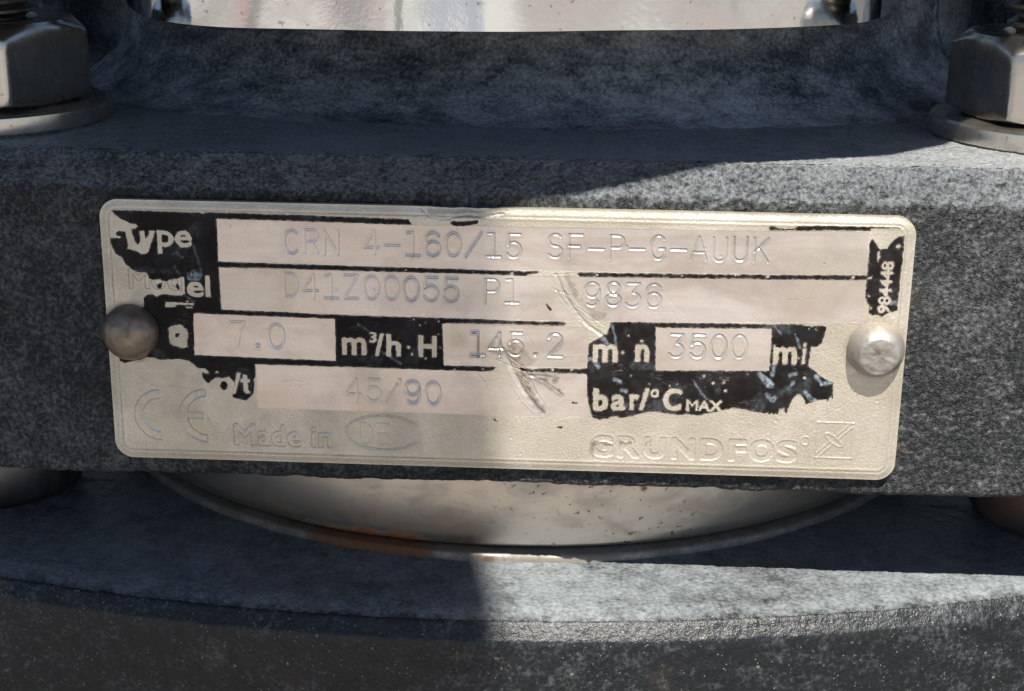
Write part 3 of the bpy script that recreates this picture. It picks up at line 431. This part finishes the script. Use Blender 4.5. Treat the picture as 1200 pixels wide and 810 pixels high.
# --- base casting: broad rounded front, machined top with chamfered rim
def base_plan(off):
    # front arc of a big radius, then straight sides and back
    R_ = 179.0; cyc = -4.1 + R_
    xs_ = xsteps(-92, 92, -56, 56, 0.2, 3.0); pts = [(x, cyc - math.sqrt(R_ ** 2 - (x + 5.2) ** 2) - off) for x in xs_]
    return np.array(pts)
rows = []
def lv(off, z): rows.append((off, z))
for o_ in np.concatenate([np.linspace(-60, -34, 4), np.arange(-30, -0.3, 0.22)]): lv(o_, BASE - 0.55 * max(0.0, (o_ + 2.8) / 2.8) ** 1.6)
lv(-0.12, BASE - 0.56); lv(0.05, BASE - 0.62)
for k in range(1, 9): lv(0.08 + 1.0 * k / 8, BASE - 0.62 - 1.45 * k / 8)
lv(1.15, BASE - 2.25); lv(1.2, BASE - 2.7)
for z in np.arange(BASE - 3.1, BASE - 14, -0.22): lv(1.2, z)
for z in (BASE - 20, BASE - 60, -110, -LIFT): lv(1.2, z)
P = np.zeros((len(rows), len(base_plan(0)), 3))
for k, (o_, z) in enumerate(rows):
    p_ = base_plan(o_); P[k, :, 0] = p_[:, 0]; P[k, :, 1] = p_[:, 1]; P[k, :, 2] = z
N = normals_of(P)
if N[10, 100, 2] < 0: N = -N
X, Y, Z = P[..., 0], P[..., 1], P[..., 2]
h = fbm(X, Y, Z, 0.9, 3, 91, 0.6) * 0.035 + fbm(X, Y, Z, 0.15, 2, 95) * 0.06
cham = np.exp(-((Z - (BASE - 1.2)) / 1.0) ** 2) * (vnoise(X * 4.5, X * 0, Z * 0.2, 97)) * 0.022
far = (Y < 26) & (Z > -60)
P = P + N * ((h + cham) * far)[..., None]
# close sides and back: one ring of quads down the back
nr, nc = P.shape[:2]
Vv = P.reshape(-1, 3).tolist(); Ff = grid_faces(nr, nc)
back_y = 150.0
b0 = len(Vv); Vv += [[-92, back_y, BASE], [92, back_y, BASE], [92, back_y, -LIFT], [-92, back_y, -LIFT]]
Ff = [q for q in Ff]
Ff.append([0 + i for i in range(nc)] + [b0 + 1, b0 + 0])
Ff.append([r * nc for r in range(nr)][::-1] + [b0 + 0, b0 + 3][::1])
Ff.append([r * nc + nc - 1 for r in range(nr)] + [b0 + 2, b0 + 1])
Ff.append([b0, b0 + 1, b0 + 2, b0 + 3])
import bmesh
me = mesh('base_casting', Vv, Ff); bmm = bmesh.new(); bmm.from_mesh(me); bmesh.ops.recalc_face_normals(bmm, faces=bmm.faces); bmm.to_mesh(me); bmm.free()
base = link('base_casting', me, BASEMAT, pump, angle=50)
base['label'] = 'broad dark base casting with a chamfered rim below the gap'

# --- unseen motor body above: front edge shaped to throw shade on neck and flange
def prism(name, poly, z0, z1, mat, parent, bev=2.0):
    V_ = [(x, y, z0) for x, y in poly] + [(x, y, z1) for x, y in poly]; n = len(poly)
    F_ = [list(range(n))[::-1], [n + i for i in range(n)]] + [[i, (i + 1) % n, n + (i + 1) % n, n + i] for i in range(n)]
    me_ = mesh(name, V_, F_); bm_ = bmesh.new(); bm_.from_mesh(me_); bmesh.ops.recalc_face_normals(bm_, faces=bm_.faces)
    bm_.to_mesh(me_); bm_.free(); return link(name, me_, mat, parent, smooth=False)
mz = 81.0
def mpt(Xp, Zp): # front edge point of the motor's underside above a given shade point
    y = (Zp - mz) / 1.6; return (Xp - 0.18 * y, y)
front = [mpt(-60, 0), mpt(-20, 8.5), mpt(-3.4, 12.0), mpt(10.2, 17.0), mpt(24, 24.0), mpt(38, 32.5), mpt(45, 41), mpt(51, 54), mpt(55, 72)]
shade_motor = prism('shade_motor', front + [(95, 60), (80, 150), (-60, 170), (-110, 120), (-95, 20)], mz, 420, SHADEBODYMAT, pump)
shade_motor['label'] = 'unseen motor casing shaped to throw shade on the pump head'
# unseen block added to shade the left half; its side follows the shade edge
prof_e = [(-6.0, 404), (-6.0, 382), (-7.6, 368), (-6.7, 358), (-4.8, 353), (-2.5, 341), (-0.3, 333), (-1.0, 325), (-1.5, 300), (-3, 280)]
Vv = []; Ff = []
for y in (-230.0, -10.0):
    dz = 0.0
    for Xp, z in prof_e: Vv.append((Xp - 0.18 * y, y, z + dz))
    for Xp, z in ((-170, 280), (-170, 404)): Vv.append((Xp - 0.18 * y, y, z))
n = len(prof_e) + 2
Ff = [list(range(n)), [n + i for i in range(n)][::-1]] + [[i, n + i, n + (i + 1) % n, (i + 1) % n] for i in range(n)]
me = mesh('shade_block', Vv, Ff); bm_ = bmesh.new(); bm_.from_mesh(me); bmesh.ops.recalc_face_normals(bm_, faces=bm_.faces); bm_.to_mesh(me); bm_.free()
shade_ob = link('shade_block', me, SHADEBODYMAT, shade_motor, smooth=False)

# ------------------------------------------------------------------ the rating plate
PW, PH, PR = 74.0, 25.246, 1.75
G = 0.068
us = np.arange(-PW / 2 - 2 * G, PW / 2 + 2.5 * G, G); vsn = np.arange(-PH / 2 - 2 * G, PH / 2 + 2.5 * G, G)
U, V = np.meshgrid(us, vsn, indexing='ij')
def rbox(U, V, hx, hy, r):
    qx = np.abs(U) - hx + r; qy = np.abs(V) - hy + r
    return np.hypot(np.maximum(qx, 0), np.maximum(qy, 0)) + np.minimum(np.maximum(qx, qy), 0) - r
D = rbox(U, V, PW / 2, PH / 2, PR)
nick = np.exp(-((U + 3.2) / 3.0) ** 2) * np.exp(-((V - PH / 2) / 0.9) ** 2)
D = D + 0.14 * nick * (1 + 0.6 * vnoise(U * 1.3, V * 0.2, 0 * U, 88))
H = np.zeros_like(U) - 0.22 * nick * (0.7 + 0.6 * vnoise(U * 0.9, V * 1.1, 0 * U, 87))
# rolled border
H -= 0.16 * sstep(-0.95, 0.0, D) ** 1.4
H += 0.016 * np.exp(-((D + 1.0) / 0.12) ** 2)
H -= 0.035 * np.exp(-((D + 0.78) / 0.10) ** 2)
H += fbm(U, V, 0 * U, 0.07, 2, 5) * 0.05 + fbm(U, V, 0 * U, 0.35, 2, 6) * 0.010

def window(x0, x1, y0, y1, pad):
    i0 = max(0, np.searchsorted(us, min(x0, x1) - pad)); i1 = min(len(us), np.searchsorted(us, max(x0, x1) + pad))
    j0 = max(0, np.searchsorted(vsn, min(y0, y1) - pad)); j1 = min(len(vsn), np.searchsorted(vsn, max(y0, y1) + pad))
    return slice(i0, i1), slice(j0, j1)
def line_dist(pts, pad):
    xs_ = [p[0] for p in pts]; ys_ = [p[1] for p in pts]; w = window(min(xs_), max(xs_), min(ys_), max(ys_), pad)
    u, v = U[w], V[w]; d = np.full(u.shape, 1e9)
    for a, b in zip(pts[:-1], pts[1:]): d = np.minimum(d, seg_dist(u, v, a, b))
    return w, d
def groove(pts, hw, depth, lip=0.0, ragged=0.0):
    w, d = line_dist(pts, hw * 4 + 0.2)
    if d.size == 0: return
    if ragged: d = d + ragged * fbm(U[w], V[w], 0 * U[w], 3.0, 2, 44)
    H[w] += depth * sstep(1.0, 0.0, np.maximum(d, 0) / hw)
    if lip: H[w] += lip * np.exp(-((d - hw * 1.35) / (hw * 0.45)) ** 2)

# single-stroke stamping font, unit height, width 0.66
def el(cx, cy, rx, ry, a0, a1, n=22): return [(cx + rx * math.cos(math.radians(a)), cy + ry * math.sin(math.radians(a))) for a in np.linspace(a0, a1, n)]
GL = {
 'C': [el(0.36, 0.5, 0.33, 0.5, 50, 310)], 'R': [[(0.05, 0), (0.05, 1), (0.38, 1)] + el(0.38, 0.75, 0.24, 0.25, 90, -90, 12) + [(0.05, 0.5)], [(0.34, 0.5), (0.62, 0)]],
 'N': [[(0.05, 0), (0.05, 1), (0.62, 0), (0.62, 1)]], '4': [[(0.46, 0), (0.46, 1), (0.0, 0.3), (0.64, 0.3)]], '-': [[(0.02, 0.42), (0.66, 0.42)]],
 '1': [[(0.1, 0.98), (0.35, 1), (0.35, 0)], [(0.06, 0), (0.64, 0)]], '6': [[(0.6, 0.86)] + el(0.34, 0.66, 0.3, 0.34, 40, 180, 12) + el(0.34, 0.31, 0.3, 0.31, 180, 540, 28)],
 '0': [el(0.34, 0.5, 0.31, 0.5, 0, 360, 34)], '/': [[(0.0, -0.02), (0.66, 1.02)]], '5': [[(0.6, 1), (0.12, 1), (0.07, 0.53)] + el(0.32, 0.33, 0.31, 0.33, 140, -150, 22)],
 'S': [el(0.34, 0.75, 0.27, 0.25, 35, 270, 16) + el(0.34, 0.25, 0.29, 0.25, 90, -150, 18)], 'F': [[(0.08, 0), (0.08, 1), (0.64, 1)], [(0.08, 0.52), (0.52, 0.52)]],
 'P': [[(0.05, 0), (0.05, 1), (0.38, 1)] + el(0.38, 0.74, 0.25, 0.26, 90, -90, 14) + [(0.05, 0.48)]], 'G': [el(0.36, 0.5, 0.32, 0.5, 45, 320) + [(0.64, 0.45), (0.4, 0.45)]],
 'A': [[(0.0, 0), (0.33, 1), (0.66, 0)], [(0.12, 0.34), (0.55, 0.34)]], 'U': [[(0.06, 1), (0.06, 0.28)] + el(0.33, 0.28, 0.27, 0.28, 180, 360, 14) + [(0.6, 1)]],
 'K': [[(0.06, 0), (0.06, 1)], [(0.62, 1), (0.06, 0.4)], [(0.24, 0.58), (0.64, 0)]], 'D': [[(0.06, 0), (0.06, 1), (0.28, 1)] + el(0.28, 0.5, 0.34, 0.5, 90, -90, 18) + [(0.06, 0)]],
 'Z': [[(0.05, 1), (0.62, 1), (0.05, 0), (0.62, 0)]], '9': [el(0.33, 0.69, 0.29, 0.31, 0, 360, 28), [(0.62, 0.69)] + el(0.32, 0.36, 0.3, 0.36, 10, -130, 14)],
 '8': [el(0.33, 0.75, 0.25, 0.25, 0, 360, 24), el(0.33, 0.25, 0.3, 0.25, 0, 360, 26)], '3': [[(0.08, 1), (0.6, 1), (0.3, 0.6)] + el(0.3, 0.3, 0.32, 0.3, 85, -150, 20)],
 '7': [[(0.05, 1), (0.62, 1), (0.42, 0.6), (0.3, 0)]], '2': [el(0.33, 0.72, 0.28, 0.28, 165, -20, 16) + [(0.05, 0), (0.64, 0)]], '.': [[(0.3, 0.05), (0.34, 0.05)]], 'E': [[(0.6, 1), (0.08, 1), (0.08, 0), (0.62, 0)], [(0.08, 0.52), (0.52, 0.52)]],
}
for s_, x0, y0, x1, y1, hh, dep in STAMPED:
    for i, ch in enumerate(s_):
        if ch == ' ': continue
        f = i / max(1, len(s_) - 1); cx = x0 + (x1 - x0) * f + rng.normal(0, 0.02); cy = y0 + (y1 - y0) * f + rng.normal(0, 0.025)
        q = dep * rng.uniform(0.7, 1.1) * (0.58 if cx < -9 else 1.0)
        for st in GL[ch]:
            pts = [(cx + (px - 0.33) * hh * 1.0, cy + (py - 0.5) * hh) for px, py in st]
            if ch == '.': groove(pts, 0.26, -0.12 * q, 0.02)
            else: groove(pts, 0.14, -0.085 * q, 0.034 * q)
oc = (-11.143, -9.29); groove([(oc[0] + a, oc[1] + b) for a, b in el(0, 0, 3.55, 1.72, 25, 330, 40)], 0.12, -0.07, 0.02)

# outlines of printed letters from the built-in font
def glyph_segments(s_, x0, y0, x1, y1, rot=0):
    cu = bpy.data.curves.new('lettering', 'FONT'); cu.body = s_; cu.fill_mode = 'NONE'; cu.resolution_u = 6
    ob = bpy.data.objects.new('lettering', cu); scene.collection.objects.link(ob)
    dg = bpy.context.evaluated_depsgraph_get(); me_ = ob.evaluated_get(dg).to_mesh()
    vv = np.array([v.co[:2] for v in me_.vertices]); ee = [tuple(e.vertices) for e in me_.edges]
    ob.evaluated_get(dg).to_mesh_clear(); bpy.data.objects.remove(ob); bpy.data.curves.remove(cu)
    lo, hi = vv.min(0), vv.max(0); w = (vv - lo) / (hi - lo)
    if rot: w = np.stack([1 - w[:, 1], w[:, 0]], -1)
    q = np.stack([x0 + w[:, 0] * (x1 - x0), y0 + w[:, 1] * (y1 - y0)], -1)
    return [(tuple(q[a]), tuple(q[b])) for a, b in ee]
def emboss(segs, height, grow=0.0, soft=0.07, line=0.0):
    pts = [p for s2 in segs for p in s2]; w = window(min(p[0] for p in pts), max(p[0] for p in pts), min(p[1] for p in pts), max(p[1] for p in pts), 0.5)
    d = segs_sdf(U[w], V[w], segs) - grow
    H[w] += height * sstep(soft, -soft, d)
    if line: H[w] += line * np.exp(-(d / 0.07) ** 2)
emboss(glyph_segments('Made in', MADE_IN[0][0], MADE_IN[0][1], MADE_IN[1][0], MADE_IN[1][1]), 0.085, 0.05, 0.07, 0.04)
def ce(cx, cy, ro, ri, a0=92, a1=268):
    return [(cx + a, cy + b) for a, b in el(0, 0, ro, ro, a0, a1, 30) + el(0, 0, ri, ri, a1, a0, 30)]
emboss(loop_segs(ce(-32.36, -8.16, 2.48, 1.75)), 0.09, 0, 0.07, 0.045)
emboss(loop_segs(ce(-27.88, -8.12, 2.73, 1.93)), -0.09, 0, 0.07, 0.05)
emboss(loop_segs([(-29.9, -8.45), (-28.3, -8.45), (-28.3, -7.75), (-29.9, -7.75)]), -0.07, 0, 0.06, 0.04)
gb = GRUNDFOS_BOX; wide = [('G', 0.0, .118), ('R', .133, .245), ('U', .262, .372), ('N', .392, .512), ('D', .53, .645), ('F', .665, .757), ('O', .765, .89), ('S', .895, 1.0)]
for ch, a, b in wide:
    sg = glyph_segments(ch, gb[0][0] + (gb[1][0] - gb[0][0]) * a + .2, gb[0][1] + .2, gb[0][0] + (gb[1][0] - gb[0][0]) * b - .2, gb[1][1] - .2)
    emboss(sg, -0.05, 0.2, 0.06, 0.035)
groove([(28.49 + a, -8.89 + b) for a, b in el(0, 0, 0.42, 0.42, 0, 360, 24)], 0.14, 0.045)
e0, e1 = (29.55, -10.5), (32.85, -7.0)
groove([(e0[0], e0[1]), (e1[0], e0[1])], 0.12, 0.05); groove([(e0[0], e1[1]), (e1[0], e1[1])], 0.12, 0.05); groove([(e0[0], e0[1]), (e0[0], e1[1])], 0.12, 0.05); groove([(e1[0], e0[1]), (e1[0], e1[1])], 0.12, 0.05)
for dx, dy in ((0.13, -0.13), (-0.13, 0.13)):
    groove([(29.75 + dx, -10.2 + dy), (30.85 + dx, -9.05 + dy)], 0.11, 0.05); groove([(31.5 + dx, -8.4 + dy), (32.65 + dx, -7.25 + dy)], 0.11, 0.05)
ca, sa = math.cos(math.radians(-38)), math.sin(math.radians(-38))
groove([(31.12 + a * ca - b * sa, -8.72 + a * sa + b * ca) for a, b in el(0, 0, 1.0, 0.3, 0, 360, 30)], 0.11, 0.055)

# scars, random handling scratches
for pts, hw, dep in SCARS: groove(pts, hw * 0.5, dep * 0.8, abs(dep) * 0.12, 0.05 if hw > 0.2 else 0.02)
for (ax_, ay_), (bx_, by_), m_ in (((4.2, 6.6), (9.6, 0.9), 14), ((-0.6, 0.3), (4.4, -6.6), 16)):
    for k in range(m_):
        o1, o2 = rng.normal(0, 0.45), rng.normal(0, 0.45); t0 = rng.uniform(0, 0.6); t1 = t0 + rng.uniform(0.15, 0.4)
        q0 = (ax_ + (bx_ - ax_) * t0 + o1, ay_ + (by_ - ay_) * t0 + o1 * .5); q1 = (ax_ + (bx_ - ax_) * t1 + o2, ay_ + (by_ - ay_) * t1 + o2 * .5)
        groove([q0, ((q0[0] + q1[0]) / 2 + rng.normal(0, .08), (q0[1] + q1[1]) / 2), q1], rng.uniform(0.05, 0.09), -rng.uniform(0.02, 0.06), 0.012)
for k in range(70):
    a = rng.uniform(-36, 36), rng.uniform(-12, 12); L = rng.exponential(1.6) + 0.4; th = rng.normal(0.2, 0.9)
    b = (a[0] + L * math.cos(th), a[1] + L * math.sin(th)); groove([a, ((a[0] + b[0]) / 2 + rng.normal(0, .1), (a[1] + b[1]) / 2 + rng.normal(0, .1)), b], rng.uniform(0.05, 0.08), -rng.uniform(0.008, 0.03))
for k in range(45):
    a = rng.uniform(-36, 36), rng.uniform(-12, 12); groove([a, (a[0] + .05, a[1])], rng.uniform(0.08, 0.2), -rng.uniform(0.015, 0.05), 0.01)

# smooth fields, stains, painted letter shade and the paint layer as signed distances
fieldv = np.zeros_like(U)
for poly in FIELDS: fieldv = np.maximum(fieldv, sstep(0.06, -0.06, segs_sdf(U, V, loop_segs(poly)) + 0.03 * fbm(U, V, 0 * U, 2.0, 2, 12)))
H -= 0.012 * (1 - fieldv) * sstep(-1.0, -1.2, D)
wornf = sstep(0.1, 0.6, fbm(U, V, 0 * U, 0.25, 3, 23)) * 0.35; fieldv = fieldv * (1 - wornf)
stain_shadev = np.zeros_like(U)
for rx_, rz_, a_ in ((-34.72, 0.05, 0.5), (34.26, 0.3, 0.32)):
    dr = np.hypot(U - rx_, V - rz_) + 0.25 * fbm(U, V, 0 * U, 1.2, 3, 19); stain_shadev = np.maximum(stain_shadev, a_ * sstep(3.3, 2.5, dr))
for (p, r, a) in STAINS:
    d = np.hypot(U - p[0], V - p[1]) + 0.25 * r * fbm(U, V, 0 * U, 2.2, 3, 14); stain_shadev = np.maximum(stain_shadev, a * sstep(r, r * 0.35, d))
stain_shadev = np.maximum(stain_shadev, 0.14 * sstep(0.1, 0.8, fbm(U, V, 0 * U, 0.3, 4, 25)))
stain_shadev = np.maximum(stain_shadev, 0.55 * np.exp(-((D + 0.85) / 0.10) ** 2) * (0.5 + 0.5 * fbm(U, V, 0 * U, 0.4, 2, 27)))
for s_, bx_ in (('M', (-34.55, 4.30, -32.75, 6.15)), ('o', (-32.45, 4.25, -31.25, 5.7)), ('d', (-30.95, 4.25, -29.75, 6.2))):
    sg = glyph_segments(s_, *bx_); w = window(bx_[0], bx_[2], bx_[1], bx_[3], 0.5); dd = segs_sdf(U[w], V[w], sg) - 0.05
    stain_shadev[w] = np.maximum(stain_shadev[w], 0.6 * np.exp(-(dd / 0.06) ** 2)); H[w] += 0.03 * sstep(0.06, -0.06, dd)  # shade along the M, o, d outlines painted in as dark lines
for pts, hw_, a_ in SMEARS:
    w, dd = line_dist(pts, hw_ * 2); dd = dd + 0.35 * hw_ * fbm(U[w], V[w], 0 * U[w], 2.4, 3, 16); stain_shadev[w] = np.maximum(stain_shadev[w], a_ * sstep(hw_, hw_ * 0.35, dd))
for poly in RESIDUE: stain_shadev = np.maximum(stain_shadev, 0.85 * sstep(0.08, -0.10, segs_sdf(U, V, loop_segs(poly)) + 0.08 * fbm(U, V, 0 * U, 2.5, 3, 18)))
sd_paint = np.full(U.shape, 1e9)
for poly in PAINT: sd_paint = np.minimum(sd_paint, segs_sdf(U, V, loop_segs(poly)))
for poly in BARE: sd_paint = np.maximum(sd_paint, -segs_sdf(U, V, loop_segs(poly)))
for s_, x0, y0, x1, y1, bold, rot in LETTERS:
    sg = glyph_segments(s_, x0 + bold, y0 + bold, x1 - bold, y1 - bold, rot); w = window(x0, x1, y0, y1, 0.4)
    sd_paint[w] = np.maximum(sd_paint[w], -(segs_sdf(U[w], V[w], sg) - bold))
for poly in PAINT_DOTS: sd_paint = np.minimum(sd_paint, segs_sdf(U, V, loop_segs(poly)))
for p in CHIPS:
    r = rng.uniform(0.05, 0.13); sd_paint = np.maximum(sd_paint, r - np.hypot(U - p[0], V - p[1]))
sd_paint += 0.035 * fbm(U, V, 0 * U, 2.2, 3, 33, 0.65)
scuffv = np.zeros_like(U)
for pts, a in SCUFFS:
    closed = len(pts) >= 5
    w, d = line_dist(pts, 0.8); d = d + 0.06 * fbm(U[w], V[w], 0 * U[w], 3.0, 2, 55)
    if closed: d = np.minimum(d, segs_sdf(U[w], V[w], loop_segs(pts)))
    scuffv[w] = np.maximum(scuffv[w], a * sstep(0.16 if a < 0.6 else 0.3, 0.02, d))
scuffv = np.maximum(scuffv, 0.12 * sstep(0.45, 0.9, fbm(U, V, 0 * U, 0.5, 3, 57)))

def clip_layer(name, sdf, hgt, attrs, skirt=None):
    nu, nv = sdf.shape; ins = sdf < 0
    a, b, c, d = ins[:-1, :-1], ins[1:, :-1], ins[1:, 1:], ins[:-1, 1:]
    cnt = a.astype(int) + b + c + d
    idx = np.arange(nu * nv).reshape(nu, nv)
    fi, fj = np.nonzero(cnt == 4)
    quads = np.stack([idx[fi, fj], idx[fi + 1, fj], idx[fi + 1, fj + 1], idx[fi, fj + 1]], -1)
    sf = sdf.ravel(); pos = [np.stack([U.ravel(), -hgt.ravel(), V.ravel()], -1)]; av = [x.ravel() for x in attrs.values()]
    extra = {}; ex = []; polys = []; border = []
    def cut(i, j):
        k = (i, j) if i < j else (j, i)
        if k not in extra:
            t = sf[k[0]] / (sf[k[0]] - sf[k[1]]); extra[k] = nu * nv + len(ex); ex.append((k[0], k[1], t))
        return extra[k]
    for i, j in zip(*np.nonzero((cnt > 0) & (cnt < 4))):
        q = [idx[i, j], idx[i + 1, j], idx[i + 1, j + 1], idx[i, j + 1]]; out = []; cuts = []
        for n_ in range(4):
            p0, p1 = int(q[n_]), int(q[(n_ + 1) % 4])
            if sf[p0] < 0: out.append(p0)
            if (sf[p0] < 0) != (sf[p1] < 0):
                cidx = cut(p0, p1); out.append(cidx); cuts.append((cidx, sf[p0] < 0))
        if len(out) >= 3: polys.append(out)
        if len(cuts) == 2: border.append((cuts[0][0], cuts[1][0]) if cuts[0][1] else (cuts[1][0], cuts[0][0]))
    base_pos = pos[0]
    if ex:
        e_ = np.array([(x[0], x[1]) for x in ex]); t_ = np.array([x[2] for x in ex])[:, None]
        xp = base_pos[e_[:, 0]] * (1 - t_) + base_pos[e_[:, 1]] * t_; allp = np.vstack([base_pos, xp])
        av = [np.concatenate([x, x[e_[:, 0]] * (1 - t_[:, 0]) + x[e_[:, 1]] * t_[:, 0]]) for x in av]
    else: allp = base_pos
    faces = quads.tolist() + polys
    if skirt is not None:
        low = {}
        addp = []
        for p, q in border:
            for k in (p, q):
                if k not in low: low[k] = len(allp) + len(addp); addp.append([allp[k][0], skirt, allp[k][2]])
            faces.append([q, p, low[p], low[q]])
        if addp: allp = np.vstack([allp, addp]); av = [np.concatenate([x, np.zeros(len(addp))]) for x in av]
    used = np.unique(np.concatenate([np.array(f) for f in faces[len(quads):]] + [quads.ravel()]).astype(int))
    remap = -np.ones(len(allp), int); remap[used] = np.arange(len(used))
    faces = remap[quads].tolist() + [[int(remap[k]) for k in f] for f in faces[len(quads):]]
    v = allp[used].copy(); v[:, 2] += LIFT; v *= S
    me_ = bpy.data.meshes.new(name); me_.from_pydata(v.tolist(), [], faces); me_.update()
    for nm, x in zip(attrs, av):
        at = me_.attributes.new(nm, 'FLOAT', 'POINT'); at.data.foreach_set('value', x[used].astype(np.float32))
    return me_
me = clip_layer('name_plate', D, H, {'field': fieldv, 'stain_shade': stain_shadev}, skirt=0.8)  # stain attribute also holds the painted outline shade of M, o, d
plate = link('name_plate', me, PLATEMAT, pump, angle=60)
plate['label'] = 'worn metal rating plate with stamped pump data and flaking black print'
sd_paint = np.maximum(sd_paint, D + 0.9)
me = clip_layer('black_print', sd_paint, H + 0.022, {'scuff': scuffv, 'wear': sstep(-0.15, 0.0, sd_paint)}, skirt=None)
printed = link('black_print', me, PAINTMAT, plate)
printed['label'] = 'flaking black print around bare metal lettering'

# --- rivets
def rivet(cx, cz, r, h, flat, seed, label):
    n = 72; prf = [(r * 1.0, 0.25), (r * 1.02, -0.15)]
    for a in np.linspace(4, 90, 22):
        ca_, sa_ = math.cos(math.radians(a)), math.sin(math.radians(a)); prf.append((r * ca_ ** 0.92, -0.25 - (h - 0.25) * sa_))
    P = np.zeros((len(prf), n, 3)); th = np.linspace(0, 2 * math.pi, n, endpoint=False)
    for k, (rr, y) in enumerate(prf): P[k, :, 0] = cx + rr * np.cos(th); P[k, :, 2] = cz + rr * np.sin(th); P[k, :, 1] = y
    if flat:
        # hammered facet, a little below the middle
        fx, fz, lim = flat; k = P[..., 1] < lim
        tilt = lim + 0.10 * (P[..., 2] - cz - fz) * -1 + 0.05 * fbm(P[..., 0], P[..., 1], P[..., 2], 2.2, 3, seed)
        P[..., 1] = np.maximum(P[..., 1], tilt)
    P[..., 1] += 0.11 * fbm(P[..., 0], P[..., 1], P[..., 2], 0.6, 4, seed, 0.55)
    me_ = grid_mesh('rivet', P, wrap=True, flip=False, caps=[[(len(prf) - 1) * n + i for i in range(n)][::-1]])
    bm_ = bmesh.new(); bm_.from_mesh(me_); bmesh.ops.recalc_face_normals(bm_, faces=bm_.faces); bm_.to_mesh(me_); bm_.free()
    o = link('rivet', me_, RIVETMAT if flat else RIVETDARK, plate, angle=45); o['label'] = label; return o
rivet(-34.72, 0.05, 2.62, 2.35, None, 3, 'dark tarnished dome rivet at the left edge of the plate')
rivet(34.26, 0.30, 2.55, 2.5, (0, 0, -1.95), 4, 'sunlit rivet with a hammered flat at the right edge of the plate')
